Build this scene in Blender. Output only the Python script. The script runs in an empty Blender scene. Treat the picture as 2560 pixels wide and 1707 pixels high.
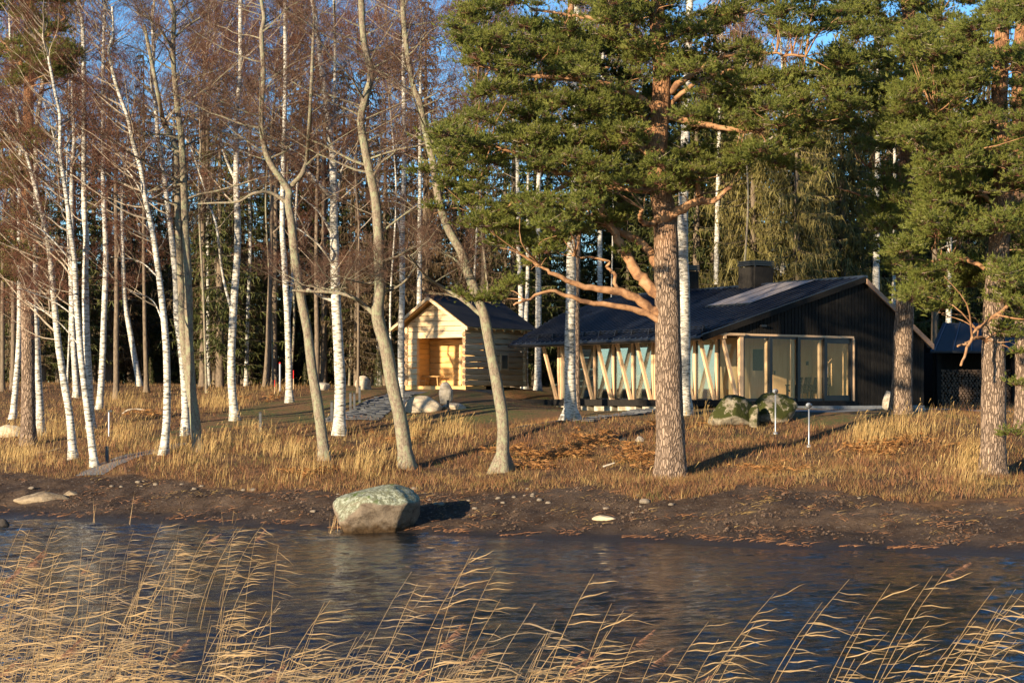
import bpy, math, random
import numpy as np
from mathutils import Vector, Matrix

R = np.random.default_rng(11)
rad = math.radians
scene = bpy.context.scene
COL = scene.collection

# ------------------------------------------------------------------ camera, world, sun
CAMZ = 3.3
cam_d = bpy.data.cameras.new("camera")
cam = bpy.data.objects.new("camera", cam_d); COL.objects.link(cam)
cam_d.sensor_width = 36.0; cam_d.lens = 60.0
cam_d.shift_y = 137.0 / 2560.0
cam_d.clip_start = 0.5; cam_d.clip_end = 3000
cam.location = (0, 0, CAMZ); cam.rotation_euler = (rad(90), 0, 0)
scene.camera = cam

SUN_AZ, SUN_EL = 39.3, 11.5          # degrees left of straight behind the camera, elevation
w = bpy.data.worlds.new("World"); scene.world = w; w.use_nodes = True
nt = w.node_tree
sky = nt.nodes.new("ShaderNodeTexSky"); sky.sky_type = 'NISHITA'; sky.sun_disc = False
sky.sun_elevation = rad(SUN_EL); sky.sun_rotation = rad(180 + SUN_AZ)
sky.air_density = 1.0; sky.dust_density = 0.0; sky.ozone_density = 4.0
bg = nt.nodes["Background"]; bg.inputs[1].default_value = 0.115
hs = nt.nodes.new("ShaderNodeHueSaturation"); hs.inputs['Saturation'].default_value = 1.12; hs.inputs['Hue'].default_value = .503
nt.links.new(sky.outputs[0], hs.inputs['Color']); nt.links.new(hs.outputs[0], bg.inputs[0])
sl = bpy.data.lights.new("sun", 'SUN'); sl.energy = 5.0; sl.angle = rad(0.5); sl.color = (1.0, 0.83, 0.59)
sun = bpy.data.objects.new("sun", sl); COL.objects.link(sun)
a_ = rad(SUN_AZ); e_ = rad(SUN_EL)
sun.rotation_euler = Vector((math.sin(a_)*math.cos(e_), math.cos(a_)*math.cos(e_), -math.sin(e_))).to_track_quat('-Z', 'Y').to_euler()
sun.location = (-40, -40, 30)
vs = scene.view_settings
vs.view_transform = 'Standard'; vs.look = 'None'; vs.gamma = 1; vs.use_curve_mapping = False
vs.exposure = 1.2
scene.cycles.max_bounces = 6; scene.cycles.diffuse_bounces = 2; scene.cycles.transparent_max_bounces = 12

# ------------------------------------------------------------------ geometry helpers
FD = 3920.0; CX = 1176.0; HY = 909.6      # photo read at 2352 px wide: focal length, centre, horizon line

def at(x, y, D):
    return np.array([(x - CX) / FD * D, D, CAMZ + (HY - y) / FD * D])

class G:
    """collects triangles"""
    def __init__(s): s.v = []; s.f = []; s.m = []; s.n = 0
    def add(s, v, f, mat=0):
        v = np.asarray(v, float).reshape(-1, 3); f = np.asarray(f, np.int64).reshape(-1, 3)
        s.v.append(v); s.f.append(f + s.n); s.m.append(np.full(len(f), mat, np.int32)); s.n += len(v)
    def arrays(s):
        return np.concatenate(s.v), np.concatenate(s.f), np.concatenate(s.m)
    def addG(s, arr, M=None, T=None):
        v, f, m = arr
        if M is not None: v = v @ np.asarray(M).T
        if T is not None: v = v + T
        s.v.append(v); s.f.append(f + s.n); s.m.append(m); s.n += len(v)
    def box(s, x0, x1, y0, y1, z0, z1, mat=0):
        v = [(x, y, z) for z in (z0, z1) for y in (y0, y1) for x in (x0, x1)]
        s.add(v, HEXF, mat)
    def hexa(s, v8, mat=0): s.add(v8, HEXF, mat)
    def mesh(s, name, mats, smooth=False, origin=None):
        v, f, m = s.arrays()
        if origin is not None: v = v - np.asarray(origin)
        return tri_mesh(name, v, f, m, mats, smooth)
HEXF = [(0,2,1),(1,2,3),(4,5,6),(5,7,6),(0,1,4),(1,5,4),(2,6,3),(3,6,7),(0,4,2),(2,4,6),(1,3,5),(3,7,5)]

def tri_mesh(name, v, f, m, mats, smooth=False):
    me = bpy.data.meshes.new(name)
    n = len(f)
    me.vertices.add(len(v)); me.vertices.foreach_set("co", np.ascontiguousarray(v, np.float32).ravel())
    me.loops.add(n*3); me.loops.foreach_set("vertex_index", np.ascontiguousarray(f, np.int32).ravel())
    me.polygons.add(n); me.polygons.foreach_set("loop_start", np.arange(0, n*3, 3, dtype=np.int32))
    me.polygons.foreach_set("loop_total", np.full(n, 3, np.int32))
    me.polygons.foreach_set("material_index", np.ascontiguousarray(m, np.int32))
    me.polygons.foreach_set("use_smooth", np.full(n, bool(smooth)))
    for mt in (mats if isinstance(mats, (list, tuple)) else [mats]): me.materials.append(mt)
    me.update(); me.validate()
    return me

def link(name, me, parent=None, loc=None, **props):
    o = bpy.data.objects.new(name, me); COL.objects.link(o)
    if parent is not None: o.parent = parent
    if loc is not None: o.location = loc
    for k, v in props.items():
        if v: o[k] = v
    return o

def thing(name, label, cat, loc=(0,0,0), rotz=0, group=None):
    o = link(name, None, None, loc, label=label, category=cat, group=group)
    o.rotation_euler = (0, 0, rotz); o.empty_display_size = 0.3
    return o

def smoothline(P, n):
    """Catmull-Rom through P resampled to n points"""
    P = np.asarray(P, float)
    if len(P) == 2: 
        t = np.linspace(0, 1, n)[:, None]; return P[0]*(1-t) + P[1]*t
    Q = np.vstack([2*P[0]-P[1], P, 2*P[-1]-P[-2]])
    u = np.linspace(0, len(P)-1, n); i = np.minimum(u.astype(int), len(P)-2); t = (u - i)[:, None]
    a, b, c, d = Q[i], Q[i+1], Q[i+2], Q[i+3]
    return 0.5*((2*b) + (c-a)*t + (2*a-5*b+4*c-d)*t*t + (3*b-a-3*c+d)*t**3)

def tube(P, r, seg=8, noise=0.0, rng=R, flare=None):
    P = np.asarray(P, float); n = len(P); r = np.broadcast_to(r, (n,)).astype(float)
    T = np.gradient(P, axis=0); T /= np.linalg.norm(T, axis=1)[:, None] + 1e-9
    ref = np.array([0.37, 0.91, 0.13]) if abs(T[0] @ np.array([0.37,0.91,0.13])) < .9 else np.array([1.,0,0])
    A = np.cross(T, ref); A /= np.linalg.norm(A, axis=1)[:, None] + 1e-9
    B = np.cross(T, A)
    th = np.arange(seg) * 2*math.pi/seg
    rr = r[:, None] * np.ones(seg)
    if noise:
        nn = rng.normal(0, 1, (n, seg)); nn = (nn + np.roll(nn, 1, 1) + np.roll(nn, 1, 0)) / 2
        rr = rr * (1 + noise*nn)
    if flare is not None: rr = rr * flare
    V = P[:, None] + rr[..., None]*(np.cos(th)[None, :, None]*A[:, None] + np.sin(th)[None, :, None]*B[:, None])
    V = V.reshape(-1, 3)
    i = np.arange(n-1)[:, None]*seg; j = np.arange(seg)[None]; k = (j+1) % seg
    a, b, c, d = i+j, i+k, i+seg+k, i+seg+j
    F = np.concatenate([np.stack([a, b, c], -1).reshape(-1, 3), np.stack([a, c, d], -1).reshape(-1, 3)])
    V = np.vstack([V, P[-1] + T[-1]*r[-1]*0.5]); top = len(V)-1
    jj = np.arange(seg); base = (n-1)*seg
    F = np.vstack([F, np.stack([base+jj, base+(jj+1) % seg, np.full(seg, top)], -1)])
    return V, F

def spikes(P0, P1, wd, rng=R, mat=0):
    """one thin triangle per twig / needle / blade from P0 to P1"""
    d = P1 - P0; s = rng.normal(size=P0.shape); s = np.cross(d, s); s /= np.linalg.norm(s, axis=1)[:, None] + 1e-9
    h = s * (np.asarray(wd).reshape(-1, 1) if np.ndim(wd) else wd) * 0.5
    n = len(P0); V = np.stack([P0-h, P0+h, P1], 1).reshape(-1, 3); F = np.arange(3*n).reshape(-1, 3)
    return V, F

def ribbons(P, wd, side):
    """P (n,k,3) poly-lines, wd (k,) or (n,k) widths, side (n,3) or (n,k,3) width direction -> triangles"""
    n, k, _ = P.shape
    if side.ndim == 2: side = side[:, None]
    h = side * np.broadcast_to(wd, (n, k))[..., None] * 0.5
    V = np.stack([P-h, P+h], 2).reshape(-1, 3)
    b = (np.arange(n)[:, None]*k + np.arange(k-1)[None])*2
    F = np.concatenate([np.stack([b, b+1, b+3], -1).reshape(-1, 3), np.stack([b, b+3, b+2], -1).reshape(-1, 3)])
    return V, F

def rotz(a):
    c, s = math.cos(a), math.sin(a); return np.array([[c,-s,0],[s,c,0],[0,0,1.]])
def frame_to(d, roll=0):
    """matrix whose x axis is d"""
    d = np.asarray(d, float); d = d/np.linalg.norm(d)
    up = np.array([0,0,1.]) if abs(d[2]) < .95 else np.array([1.,0,0])
    y = np.cross(up, d); y /= np.linalg.norm(y); z = np.cross(d, y)
    c, s = math.cos(roll), math.sin(roll)
    return np.stack([d, y*c+z*s, -y*s+z*c], 1)

def _hash(ix, iy):
    h = (ix*374761393 + iy*668265263) & 0xffffffff
    h = ((h ^ (h >> 13)) * 1274126177) & 0xffffffff
    return ((h ^ (h >> 16)) & 0xffff) / 65535.0
def vnoise(x, y, sc=1.0, oct=3, seed=0):
    x = np.asarray(x, float)/sc + seed*17.3; y = np.asarray(y, float)/sc + seed*5.1
    out = 0; amp = 1; tot = 0
    for o in range(oct):
        ix = np.floor(x).astype(np.int64); iy = np.floor(y).astype(np.int64); fx = x-ix; fy = y-iy
        fx = fx*fx*(3-2*fx); fy = fy*fy*(3-2*fy)
        a = _hash(ix, iy); b = _hash(ix+1, iy); c = _hash(ix, iy+1); d = _hash(ix+1, iy+1)
        out = out + amp*((a*(1-fx)+b*fx)*(1-fy) + (c*(1-fx)+d*fx)*fy); tot += amp
        x = x*2.03; y = y*2.03; amp *= .5
    return out/tot*2-1

# ------------------------------------------------------------------ materials
def newmat(name):
    m = bpy.data.materials.new(name); m.use_nodes = True
    return m, m.node_tree, m.node_tree.nodes["Principled BSDF"]
def nd(nt, typ, **kw):
    n = nt.nodes.new(typ)
    for k, v in kw.items(): setattr(n, k, v)
    return n
def noise_ramp(nt, stops, scale=(1,1,1), nscale=5.0, detail=4, rough=.6, coord='Object', kind='noise', dist=0.0):
    tc = nd(nt, "ShaderNodeTexCoord"); mp = nd(nt, "ShaderNodeMapping"); mp.inputs['Scale'].default_value = scale
    nt.links.new(tc.outputs[coord], mp.inputs[0])
    if kind == 'noise':
        t = nd(nt, "ShaderNodeTexNoise"); t.inputs['Scale'].default_value = nscale; t.inputs['Detail'].default_value = detail
        t.inputs['Roughness'].default_value = rough; t.inputs['Distortion'].default_value = dist; out = t.outputs['Fac']
    else:
        t = nd(nt, "ShaderNodeTexVoronoi"); t.feature = kind; t.inputs['Scale'].default_value = nscale; out = t.outputs['Distance']
    nt.links.new(mp.outputs[0], t.inputs['Vector'])
    r = nd(nt, "ShaderNodeValToRGB"); el = r.color_ramp.elements
    while len(el) < len(stops): el.new(0.5)
    for e, (p, c) in zip(el, stops): e.position = p; e.color = (*c, 1)
    nt.links.new(out, r.inputs[0])
    return r, out
def mix(nt, fac, a, b, blend='MIX'):
    m = nd(nt, "ShaderNodeMix", data_type='RGBA', blend_type=blend)
    for s, v in ((m.inputs[0], fac), (m.inputs[6], a), (m.inputs[7], b)):
        if hasattr(v, 'links') or isinstance(v, bpy.types.NodeSocket): nt.links.new(v, s)
        elif isinstance(v, (int, float)): s.default_value = v
        else: s.default_value = (*v, 1)
    return m.outputs[2]
def bump(nt, bsdf, h, strength=.5, dist=.02):
    b = nd(nt, "ShaderNodeBump"); b.inputs['Strength'].default_value = strength; b.inputs['Distance'].default_value = dist
    nt.links.new(h, b.inputs['Height']); nt.links.new(b.outputs[0], bsdf.inputs['Normal'])
def pmat(name, stops, rough=.8, nscale=5, scale=(1,1,1), detail=4, bmp=0.0, bdist=.01, spec=.3, coord='Object', metallic=0, kind='noise', tint=0.0):
    m, nt, b = newmat(name)
    if len(stops) == 1: stops = [(0, stops[0]), (1, stops[0])]
    elif not isinstance(stops[0][1], (tuple, list)): stops = [(.3, stops[0]), (.7, stops[1])]
    r, h = noise_ramp(nt, stops, scale, nscale, detail, coord=coord, kind=kind)
    c = r.outputs[0]
    if tint:
        oi = nd(nt, "ShaderNodeObjectInfo"); mr = nd(nt, "ShaderNodeMapRange"); mr.inputs[3].default_value = 1-tint; mr.inputs[4].default_value = 1+tint*.6
        nt.links.new(oi.outputs['Random'], mr.inputs[0])
        cc = nd(nt, "ShaderNodeCombineColor"); [nt.links.new(mr.outputs[0], cc.inputs[i]) for i in range(3)]
        c = mix(nt, 1.0, c, cc.outputs[0], 'MULTIPLY')
    nt.links.new(c, b.inputs['Base Color'])
    b.inputs['Roughness'].default_value = rough; b.inputs['Specular IOR Level'].default_value = spec; b.inputs['Metallic'].default_value = metallic
    if bmp: bump(nt, b, h, bmp, bdist)
    return m
def leafmat(name, c0, c1, c2=None, nscale=1.2, trans=.3, rough=.6):
    """foliage, grass and reeds: some light passes through"""
    m, nt, b = newmat(name)
    st = [(.3, c0), (.7, c1)] if c2 is None else [(.28, c0), (.5, c1), (.72, c2)]
    r, h = noise_ramp(nt, st, nscale=nscale, detail=6, rough=.75)
    nt.links.new(r.outputs[0], b.inputs['Base Color']); b.inputs['Roughness'].default_value = rough; b.inputs['Specular IOR Level'].default_value = .25
    t = nd(nt, "ShaderNodeBsdfTranslucent"); nt.links.new(r.outputs[0], t.inputs[0])
    mx = nd(nt, "ShaderNodeMixShader"); mx.inputs[0].default_value = trans
    nt.links.new(b.outputs[0], mx.inputs[1]); nt.links.new(t.outputs[0], mx.inputs[2])
    nt.links.new(mx.outputs[0], nt.nodes["Material Output"].inputs[0])
    return m

def birch_bark():
    m, nt, b = newmat("birch_bark")
    r1, h1 = noise_ramp(nt, [(.42, (.62,.57,.50)), (.50, (.52,.47,.38)), (.60, (.05,.042,.035))], (3,3,16), 1.6, 5, .7)
    r2, h2 = noise_ramp(nt, [(.45, (0,0,0)), (.62, (1,1,1))], (2.5,2.5,3.0), 1.3, 6, .75)
    r3, h3 = noise_ramp(nt, [(.40, (0,0,0)), (.72, (1,1,1))], (1,1,.35), .9, 2)
    mul = mix(nt, 1.0, r2.outputs[0], r3.outputs[0], 'MULTIPLY')
    oi = nd(nt, "ShaderNodeObjectInfo"); mm = nd(nt, "ShaderNodeMath", operation='MULTIPLY'); mm.inputs[1].default_value = .9
    nt.links.new(oi.outputs['Random'], mm.inputs[0])
    m2 = nd(nt, "ShaderNodeMath", operation='MULTIPLY'); nt.links.new(mul, m2.inputs[0]); nt.links.new(mm.outputs[0], m2.inputs[1])
    m3 = nd(nt, "ShaderNodeMath", operation='ADD', use_clamp=True); nt.links.new(m2.outputs[0], m3.inputs[0])
    m4 = nd(nt, "ShaderNodeMath", operation='MULTIPLY'); m4.inputs[1].default_value = .7; nt.links.new(mul, m4.inputs[0]); nt.links.new(m4.outputs[0], m3.inputs[1])
    c = mix(nt, m3.outputs[0], r1.outputs[0], (.16,.14,.085))
    nt.links.new(c, b.inputs['Base Color']); b.inputs['Roughness'].default_value = .7
    bump(nt, b, h2, .5, .02)
    return m
def alder_bark():
    m, nt, b = newmat("alder_bark")
    r1, h1 = noise_ramp(nt, [(.36, (.07,.052,.036)), (.5, (.20,.15,.10)), (.66, (.33,.27,.19))], (12,12,5), 2.2, 7, .8)
    r2, h2 = noise_ramp(nt, [(.50, (0,0,0)), (.56, (.85,.85,.85))], (2,2,1.2), 3.0, 7, .85)
    c = mix(nt, r2.outputs[0], r1.outputs[0], (.25,.255,.15))
    nt.links.new(c, b.inputs['Base Color']); b.inputs['Roughness'].default_value = .9
    bump(nt, b, h1, .9, .03)
    return m
def pine_bark():
    m, nt, b = newmat("pine_bark")
    tc = nd(nt, "ShaderNodeTexCoord"); mp = nd(nt, "ShaderNodeMapping"); mp.inputs['Scale'].default_value = (13,13,3.0)
    nz = nd(nt, "ShaderNodeTexNoise"); nz.inputs['Scale'].default_value = 6; nz.inputs['Detail'].default_value = 5
    nt.links.new(tc.outputs['Object'], nz.inputs['Vector'])
    ad = nd(nt, "ShaderNodeMix", data_type='RGBA', blend_type='ADD'); ad.inputs[0].default_value = 1.3
    nt.links.new(tc.outputs['Object'], mp.inputs[0]); nt.links.new(mp.outputs[0], ad.inputs[6]); nt.links.new(nz.outputs['Color'], ad.inputs[7])
    vo = nd(nt, "ShaderNodeTexVoronoi"); vo.feature = 'DISTANCE_TO_EDGE'; vo.inputs['Scale'].default_value = 1.3
    nt.links.new(ad.outputs[2], vo.inputs['Vector'])
    r = nd(nt, "ShaderNodeValToRGB"); e = r.color_ramp.elements; e[0].position = .0; e[0].color = (.10,.068,.048,1); e[1].position = .22; e[1].color = (.32,.235,.175,1)
    nt.links.new(vo.outputs['Distance'], r.inputs[0])
    g, _ = noise_ramp(nt, [(.3, (.75,.72,.7)), (.7, (1.2,1.15,1.05))], (4,4,1), 3, 5)
    lower = mix(nt, 1.0, r.outputs[0], g.outputs[0], 'MULTIPLY')
    up, h2 = noise_ramp(nt, [(.35, (.16,.075,.04)), (.5, (.33,.16,.075)), (.7, (.43,.24,.12))], (3,3,2), 2.0, 6, .7)
    sep = nd(nt, "ShaderNodeSeparateXYZ"); nt.links.new(tc.outputs['Object'], sep.inputs[0])
    n2 = nd(nt, "ShaderNodeTexNoise"); n2.inputs['Scale'].default_value = .9; nt.links.new(tc.outputs['Object'], n2.inputs['Vector'])
    ma = nd(nt, "ShaderNodeMath", operation='MULTIPLY_ADD'); ma.inputs[1].default_value = 3.5; nt.links.new(n2.outputs['Fac'], ma.inputs[0]); nt.links.new(sep.outputs['Z'], ma.inputs[2])
    mr = nd(nt, "ShaderNodeMapRange"); mr.inputs[1].default_value = 7.6; mr.inputs[2].default_value = 10.2; nt.links.new(ma.outputs[0], mr.inputs[0])
    c = mix(nt, mr.outputs[0], lower, up.outputs[0])
    nt.links.new(c, b.inputs['Base Color']); b.inputs['Roughness'].default_value = .9; b.inputs['Specular IOR Level'].default_value = .2
    mr2 = nd(nt, "ShaderNodeMapRange"); mr2.inputs[2].default_value = .2; nt.links.new(vo.outputs['Distance'], mr2.inputs[0])
    bump(nt, b, mr2.outputs[0], .9, .04)
    return m
def wood(name, c0, c1, scale=(1,1,1), nscale=3, rough=.6, tint=.12, grain=12):
    m, nt, b = newmat(name)
    r, h = noise_ramp(nt, [(.3, c0), (.7, c1)], scale, nscale, 6, .65, dist=.4)
    oi = nd(nt, "ShaderNodeObjectInfo"); mr = nd(nt, "ShaderNodeMapRange"); mr.inputs[3].default_value = 1-tint; mr.inputs[4].default_value = 1+tint
    nt.links.new(oi.outputs['Random'], mr.inputs[0]); cc = nd(nt, "ShaderNodeCombineColor"); [nt.links.new(mr.outputs[0], cc.inputs[i]) for i in range(3)]
    c = mix(nt, 1.0, r.outputs[0], cc.outputs[0], 'MULTIPLY')
    # knots
    k, _ = noise_ramp(nt, [(.0, (.25,.14,.07)), (.07, (1,1,1))], (1,1,1), 1.7, kind='F1')
    c = mix(nt, .8, c, k.outputs[0], 'MULTIPLY')
    nt.links.new(c, b.inputs['Base Color']); b.inputs['Roughness'].default_value = rough; b.inputs['Specular IOR Level'].default_value = .3
    bump(nt, b, h, .25, .01)
    return m

M = {}
M['birch'] = birch_bark(); M['alder'] = alder_bark(); M['pine'] = pine_bark()
M['orange_bark'] = pmat("orange_pine_bark", [(.35, (.15,.075,.04)), (.5, (.33,.17,.08)), (.7, (.44,.26,.14))], .9, 4, (1,1,1), 6, .6, .02, .2)
M['spruce_bark'] = pmat("spruce_bark", [(.3, (.09,.065,.045)), (.7, (.22,.165,.11))], .9, 5, (3,3,1), 5, .6, .02, .2)
M['twig'] = pmat("twig_bark", [(.3, (.065,.028,.019)), (.7, (.17,.076,.046))], .85, 2, spec=.15)
M['twig_pale'] = pmat("pale_twig_bark", [(.3, (.20,.15,.10)), (.7, (.42,.34,.25))], .85, 2, spec=.15)
M['alder_twig'] = pmat("alder_twig_bark", [(.3, (.06,.034,.024)), (.7, (.15,.085,.055))], .85, 2, spec=.15)
M['needle'] = leafmat("pine_needles", (.085,.108,.022), (.185,.20,.040), (.28,.265,.06), .8, .45)
M['spruce'] = leafmat("spruce_needles", (.032,.042,.011), (.078,.085,.021), (.125,.11,.036), .5, .15)
M['spruce_gold'] = leafmat("olive_spruce_needles", (.10,.092,.022), (.19,.155,.045), (.26,.20,.08), .6, .2)
M['spruce_brown'] = leafmat("brown_spruce_twigs", (.045,.036,.016), (.105,.07,.034), (.16,.095,.05), .5, .15)
M['reed'] = leafmat("dry_reed", (.20,.12,.055), (.42,.27,.12), (.58,.41,.21), 4, .3)
M['reed_grey'] = leafmat("weathered_reed", (.12,.085,.05), (.26,.18,.10), (.38,.28,.17), 4, .25)
M['plume'] = leafmat("reed_plume", (.16,.08,.05), (.28,.15,.09), None, 4, .3)
M['straw'] = leafmat("straw_grass", (.24,.13,.045), (.44,.28,.10), (.56,.41,.17), 1.3, .3)
M['turf'] = leafmat("short_grass", (.10,.065,.022), (.26,.16,.055), (.38,.26,.09), 1.0, .25)
M['green'] = leafmat("green_grass", (.06,.08,.015), (.15,.145,.035), None, .7, .3)
M['brown'] = leafmat("brown_undergrowth", (.07,.03,.016), (.20,.09,.038), (.34,.16,.065), 1.2, .2)
M['fern'] = leafmat("rust_fern", (.17,.075,.028), (.38,.175,.055), (.50,.29,.11), 2.5, .3)
M['black'] = pmat("black_stain", [(.3, (.009,.008,.007)), (.7, (.024,.020,.016))], .8, 4, (6,6,1), 5, .3, .005, .15, tint=.25)
M['roof'] = pmat("dark_roof_metal", [(.3, (.009,.012,.022)), (.7, (.015,.020,.034))], .34, 1.2, spec=.55)
M['hutroof'] = pmat("black_corrugated_metal", [(.3, (.012,.012,.013)), (.7, (.02,.02,.021))], .6, 1.2, spec=.35)
M['frame'] = pmat("black_metal", [(.012,.012,.013)], .4, spec=.5)
M['glulam'] = wood("glulam_pine", (.60,.37,.20), (.72,.49,.29), (8,8,1), 2, .5)
M['inner'] = wood("interior_pine", (.66,.38,.17), (.76,.50,.26), (6,6,.6), 1.6, .55, .05)
M['log'] = wood("fresh_logs", (.50,.33,.17), (.72,.54,.32), (.6,.6,7), 2.2, .75, .15)
M['logback'] = wood("planed_pine", (.62,.34,.11), (.78,.48,.18), (.6,.6,5), 2.2, .65, .08)
M['logend'] = pmat("log_end", [(.3, (.16,.09,.05)), (.7, (.38,.24,.13))], .9, 9, bmp=.4)
M['concrete'] = pmat("concrete", [(.3, (.20,.20,.20)), (.7, (.32,.32,.31))], .9, 6, bmp=.3)
M['plinth'] = pmat("pale_plinth", [(.42, (.26,.21,.14)), (.55, (.55,.48,.36))], .9, 2.2, bmp=.2)
M['steel'] = pmat("galvanised_steel", [(.3, (.26,.27,.28)), (.7, (.40,.41,.42))], .4, 6, spec=.5, metallic=.6)
M['bollard'] = pmat("grey_post_paint", [(.3, (.045,.046,.048)), (.7, (.085,.086,.088))], .55, 8)
M['red'] = pmat("red_paint", [(.75,.03,.02)], .5)
M['grey_plastic'] = pmat("grey_pipe", [(.35,.36,.38)], .5)
M['chair'] = pmat("dark_brown_wood", [(.3, (.035,.02,.013)), (.7, (.07,.04,.026))], .6, 8)
M['slate'] = pmat("slate_paver", [(.3, (.035,.037,.042)), (.7, (.11,.113,.12))], .7, 3, bmp=.3, tint=.3)
M['lamphead'] = pmat("lamp_head", [(.05,.05,.055)], .25, spec=.7)

def glass(name, tint, refl):
    m, nt, b = newmat(name); nt.nodes.remove(b)
    tr = nd(nt, "ShaderNodeBsdfTransparent"); tr.inputs[0].default_value = (*tint, 1)
    gl = nd(nt, "ShaderNodeBsdfGlossy"); gl.inputs['Roughness'].default_value = .015; gl.inputs[0].default_value = (.8,.93,1,1)
    fr = nd(nt, "ShaderNodeLayerWeight"); fr.inputs[0].default_value = .5
    pw = nd(nt, "ShaderNodeMath", operation='POWER'); pw.inputs[1].default_value = 5; nt.links.new(fr.outputs['Facing'], pw.inputs[0])
    ad = nd(nt, "ShaderNodeMath", operation='ADD', use_clamp=True); ad.inputs[1].default_value = refl; nt.links.new(pw.outputs[0], ad.inputs[0])
    mx = nd(nt, "ShaderNodeMixShader"); nt.links.new(ad.outputs[0], mx.inputs[0]); nt.links.new(tr.outputs[0], mx.inputs[1]); nt.links.new(gl.outputs[0], mx.inputs[2])
    nt.links.new(mx.outputs[0], nt.nodes["Material Output"].inputs[0])
    return m
M['glass'] = glass("window_glass", (.97,.98,.96), .02)
M['coated'] = glass("coated_glass", (.86,.93,.95), .42)
m, nt_, b_ = newmat("solar_glass"); b_.inputs['Base Color'].default_value = (.30,.25,.22,1); b_.inputs['Roughness'].default_value = .45; b_.inputs['Specular IOR Level'].default_value = .8; M['solar'] = m  # tan base colour paints in the reflection of the sunlit forest

def rockmat(name, base0, base1, moss=None, lichen=False, mossz=.0, lo=.35, hi=.65):
    m, nt, b = newmat(name)
    r, h = noise_ramp(nt, [(.3, base0), (.7, base1)], (1,1,1), 3.5, 9, .7)
    c = r.outputs[0]
    cr, _ = noise_ramp(nt, [(.46,(1,1,1)),(.5,(.35,.3,.26)),(.54,(1,1,1))], (1,1,2.2), 1.3, 5, .6)
    c = mix(nt, .5, c, cr.outputs[0], 'MULTIPLY')
    geo = nd(nt, "ShaderNodeNewGeometry"); sp = nd(nt, "ShaderNodeSeparateXYZ"); nt.links.new(geo.outputs['Normal'], sp.inputs[0])
    if lichen:
        l, _ = noise_ramp(nt, [(.50,(0,0,0)),(.54,(1,1,1))], (1,1,1), 9, 8, .85)
        mr = nd(nt, "ShaderNodeMapRange"); mr.inputs[1].default_value = .25; mr.inputs[2].default_value = .6; nt.links.new(sp.outputs['Z'], mr.inputs[0])
        mu = nd(nt, "ShaderNodeMath", operation='MULTIPLY'); nt.links.new(l.outputs[0], mu.inputs[0]); nt.links.new(mr.outputs[0], mu.inputs[1])
        c = mix(nt, mu.outputs[0], mix(nt, mr.outputs[0], c, (.15,.15,.09)), (.36,.37,.27))
    if moss:
        l, _ = noise_ramp(nt, [(lo,(0,0,0)),(hi,(1,1,1))], (1,1,1), 1.6, 6, .7)
        mr = nd(nt, "ShaderNodeMapRange"); mr.inputs[1].default_value = mossz; mr.inputs[2].default_value = mossz+.35; nt.links.new(sp.outputs['Z'], mr.inputs[0])
        mu = nd(nt, "ShaderNodeMath", operation='MULTIPLY'); nt.links.new(l.outputs[0], mu.inputs[0]); nt.links.new(mr.outputs[0], mu.inputs[1])
        c = mix(nt, mu.outputs[0], c, moss)
    if lichen:
        tc = nd(nt, "ShaderNodeTexCoord"); sz = nd(nt, "ShaderNodeSeparateXYZ"); nt.links.new(tc.outputs['Object'], sz.inputs[0])
        nz = nd(nt, "ShaderNodeTexNoise"); nz.inputs['Scale'].default_value = 4; nt.links.new(tc.outputs['Object'], nz.inputs['Vector'])
        ma = nd(nt, "ShaderNodeMath", operation='MULTIPLY_ADD'); ma.inputs[1].default_value = -.5; nt.links.new(nz.outputs['Fac'], ma.inputs[0]); nt.links.new(sz.outputs['Z'], ma.inputs[2])
        mw = nd(nt, "ShaderNodeMapRange"); mw.inputs[1].default_value = .02; mw.inputs[2].default_value = .20; nt.links.new(ma.outputs[0], mw.inputs[0])
        c = mix(nt, mw.outputs[0], mix(nt, 1.0, c, (.42,.33,.22), 'MULTIPLY'), c)
    nt.links.new(c, b.inputs['Base Color']); b.inputs['Roughness'].default_value = .9; b.inputs['Specular IOR Level'].default_value = .2
    bump(nt, b, h, 1.0, .07)
    return m
M['boulder'] = rockmat("lichen_granite", (.09,.065,.045), (.26,.20,.14), (.075,.11,.018), True, .45, .55, .59)
M['mossrock'] = rockmat("mossy_granite", (.16,.13,.09), (.42,.36,.26), (.038,.042,.009), False, -.35, .42, .47)
M['rock'] = rockmat("granite", (.30,.25,.19), (.55,.48,.38))
M['tanrock'] = rockmat("tan_shore_rock", (.16,.115,.07), (.38,.29,.185))
M['pebble'] = rockmat("beach_pebble", (.12,.09,.065), (.32,.26,.19))
M['palerock'] = rockmat("pale_granite", (.38,.30,.20), (.60,.50,.36))

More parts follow.
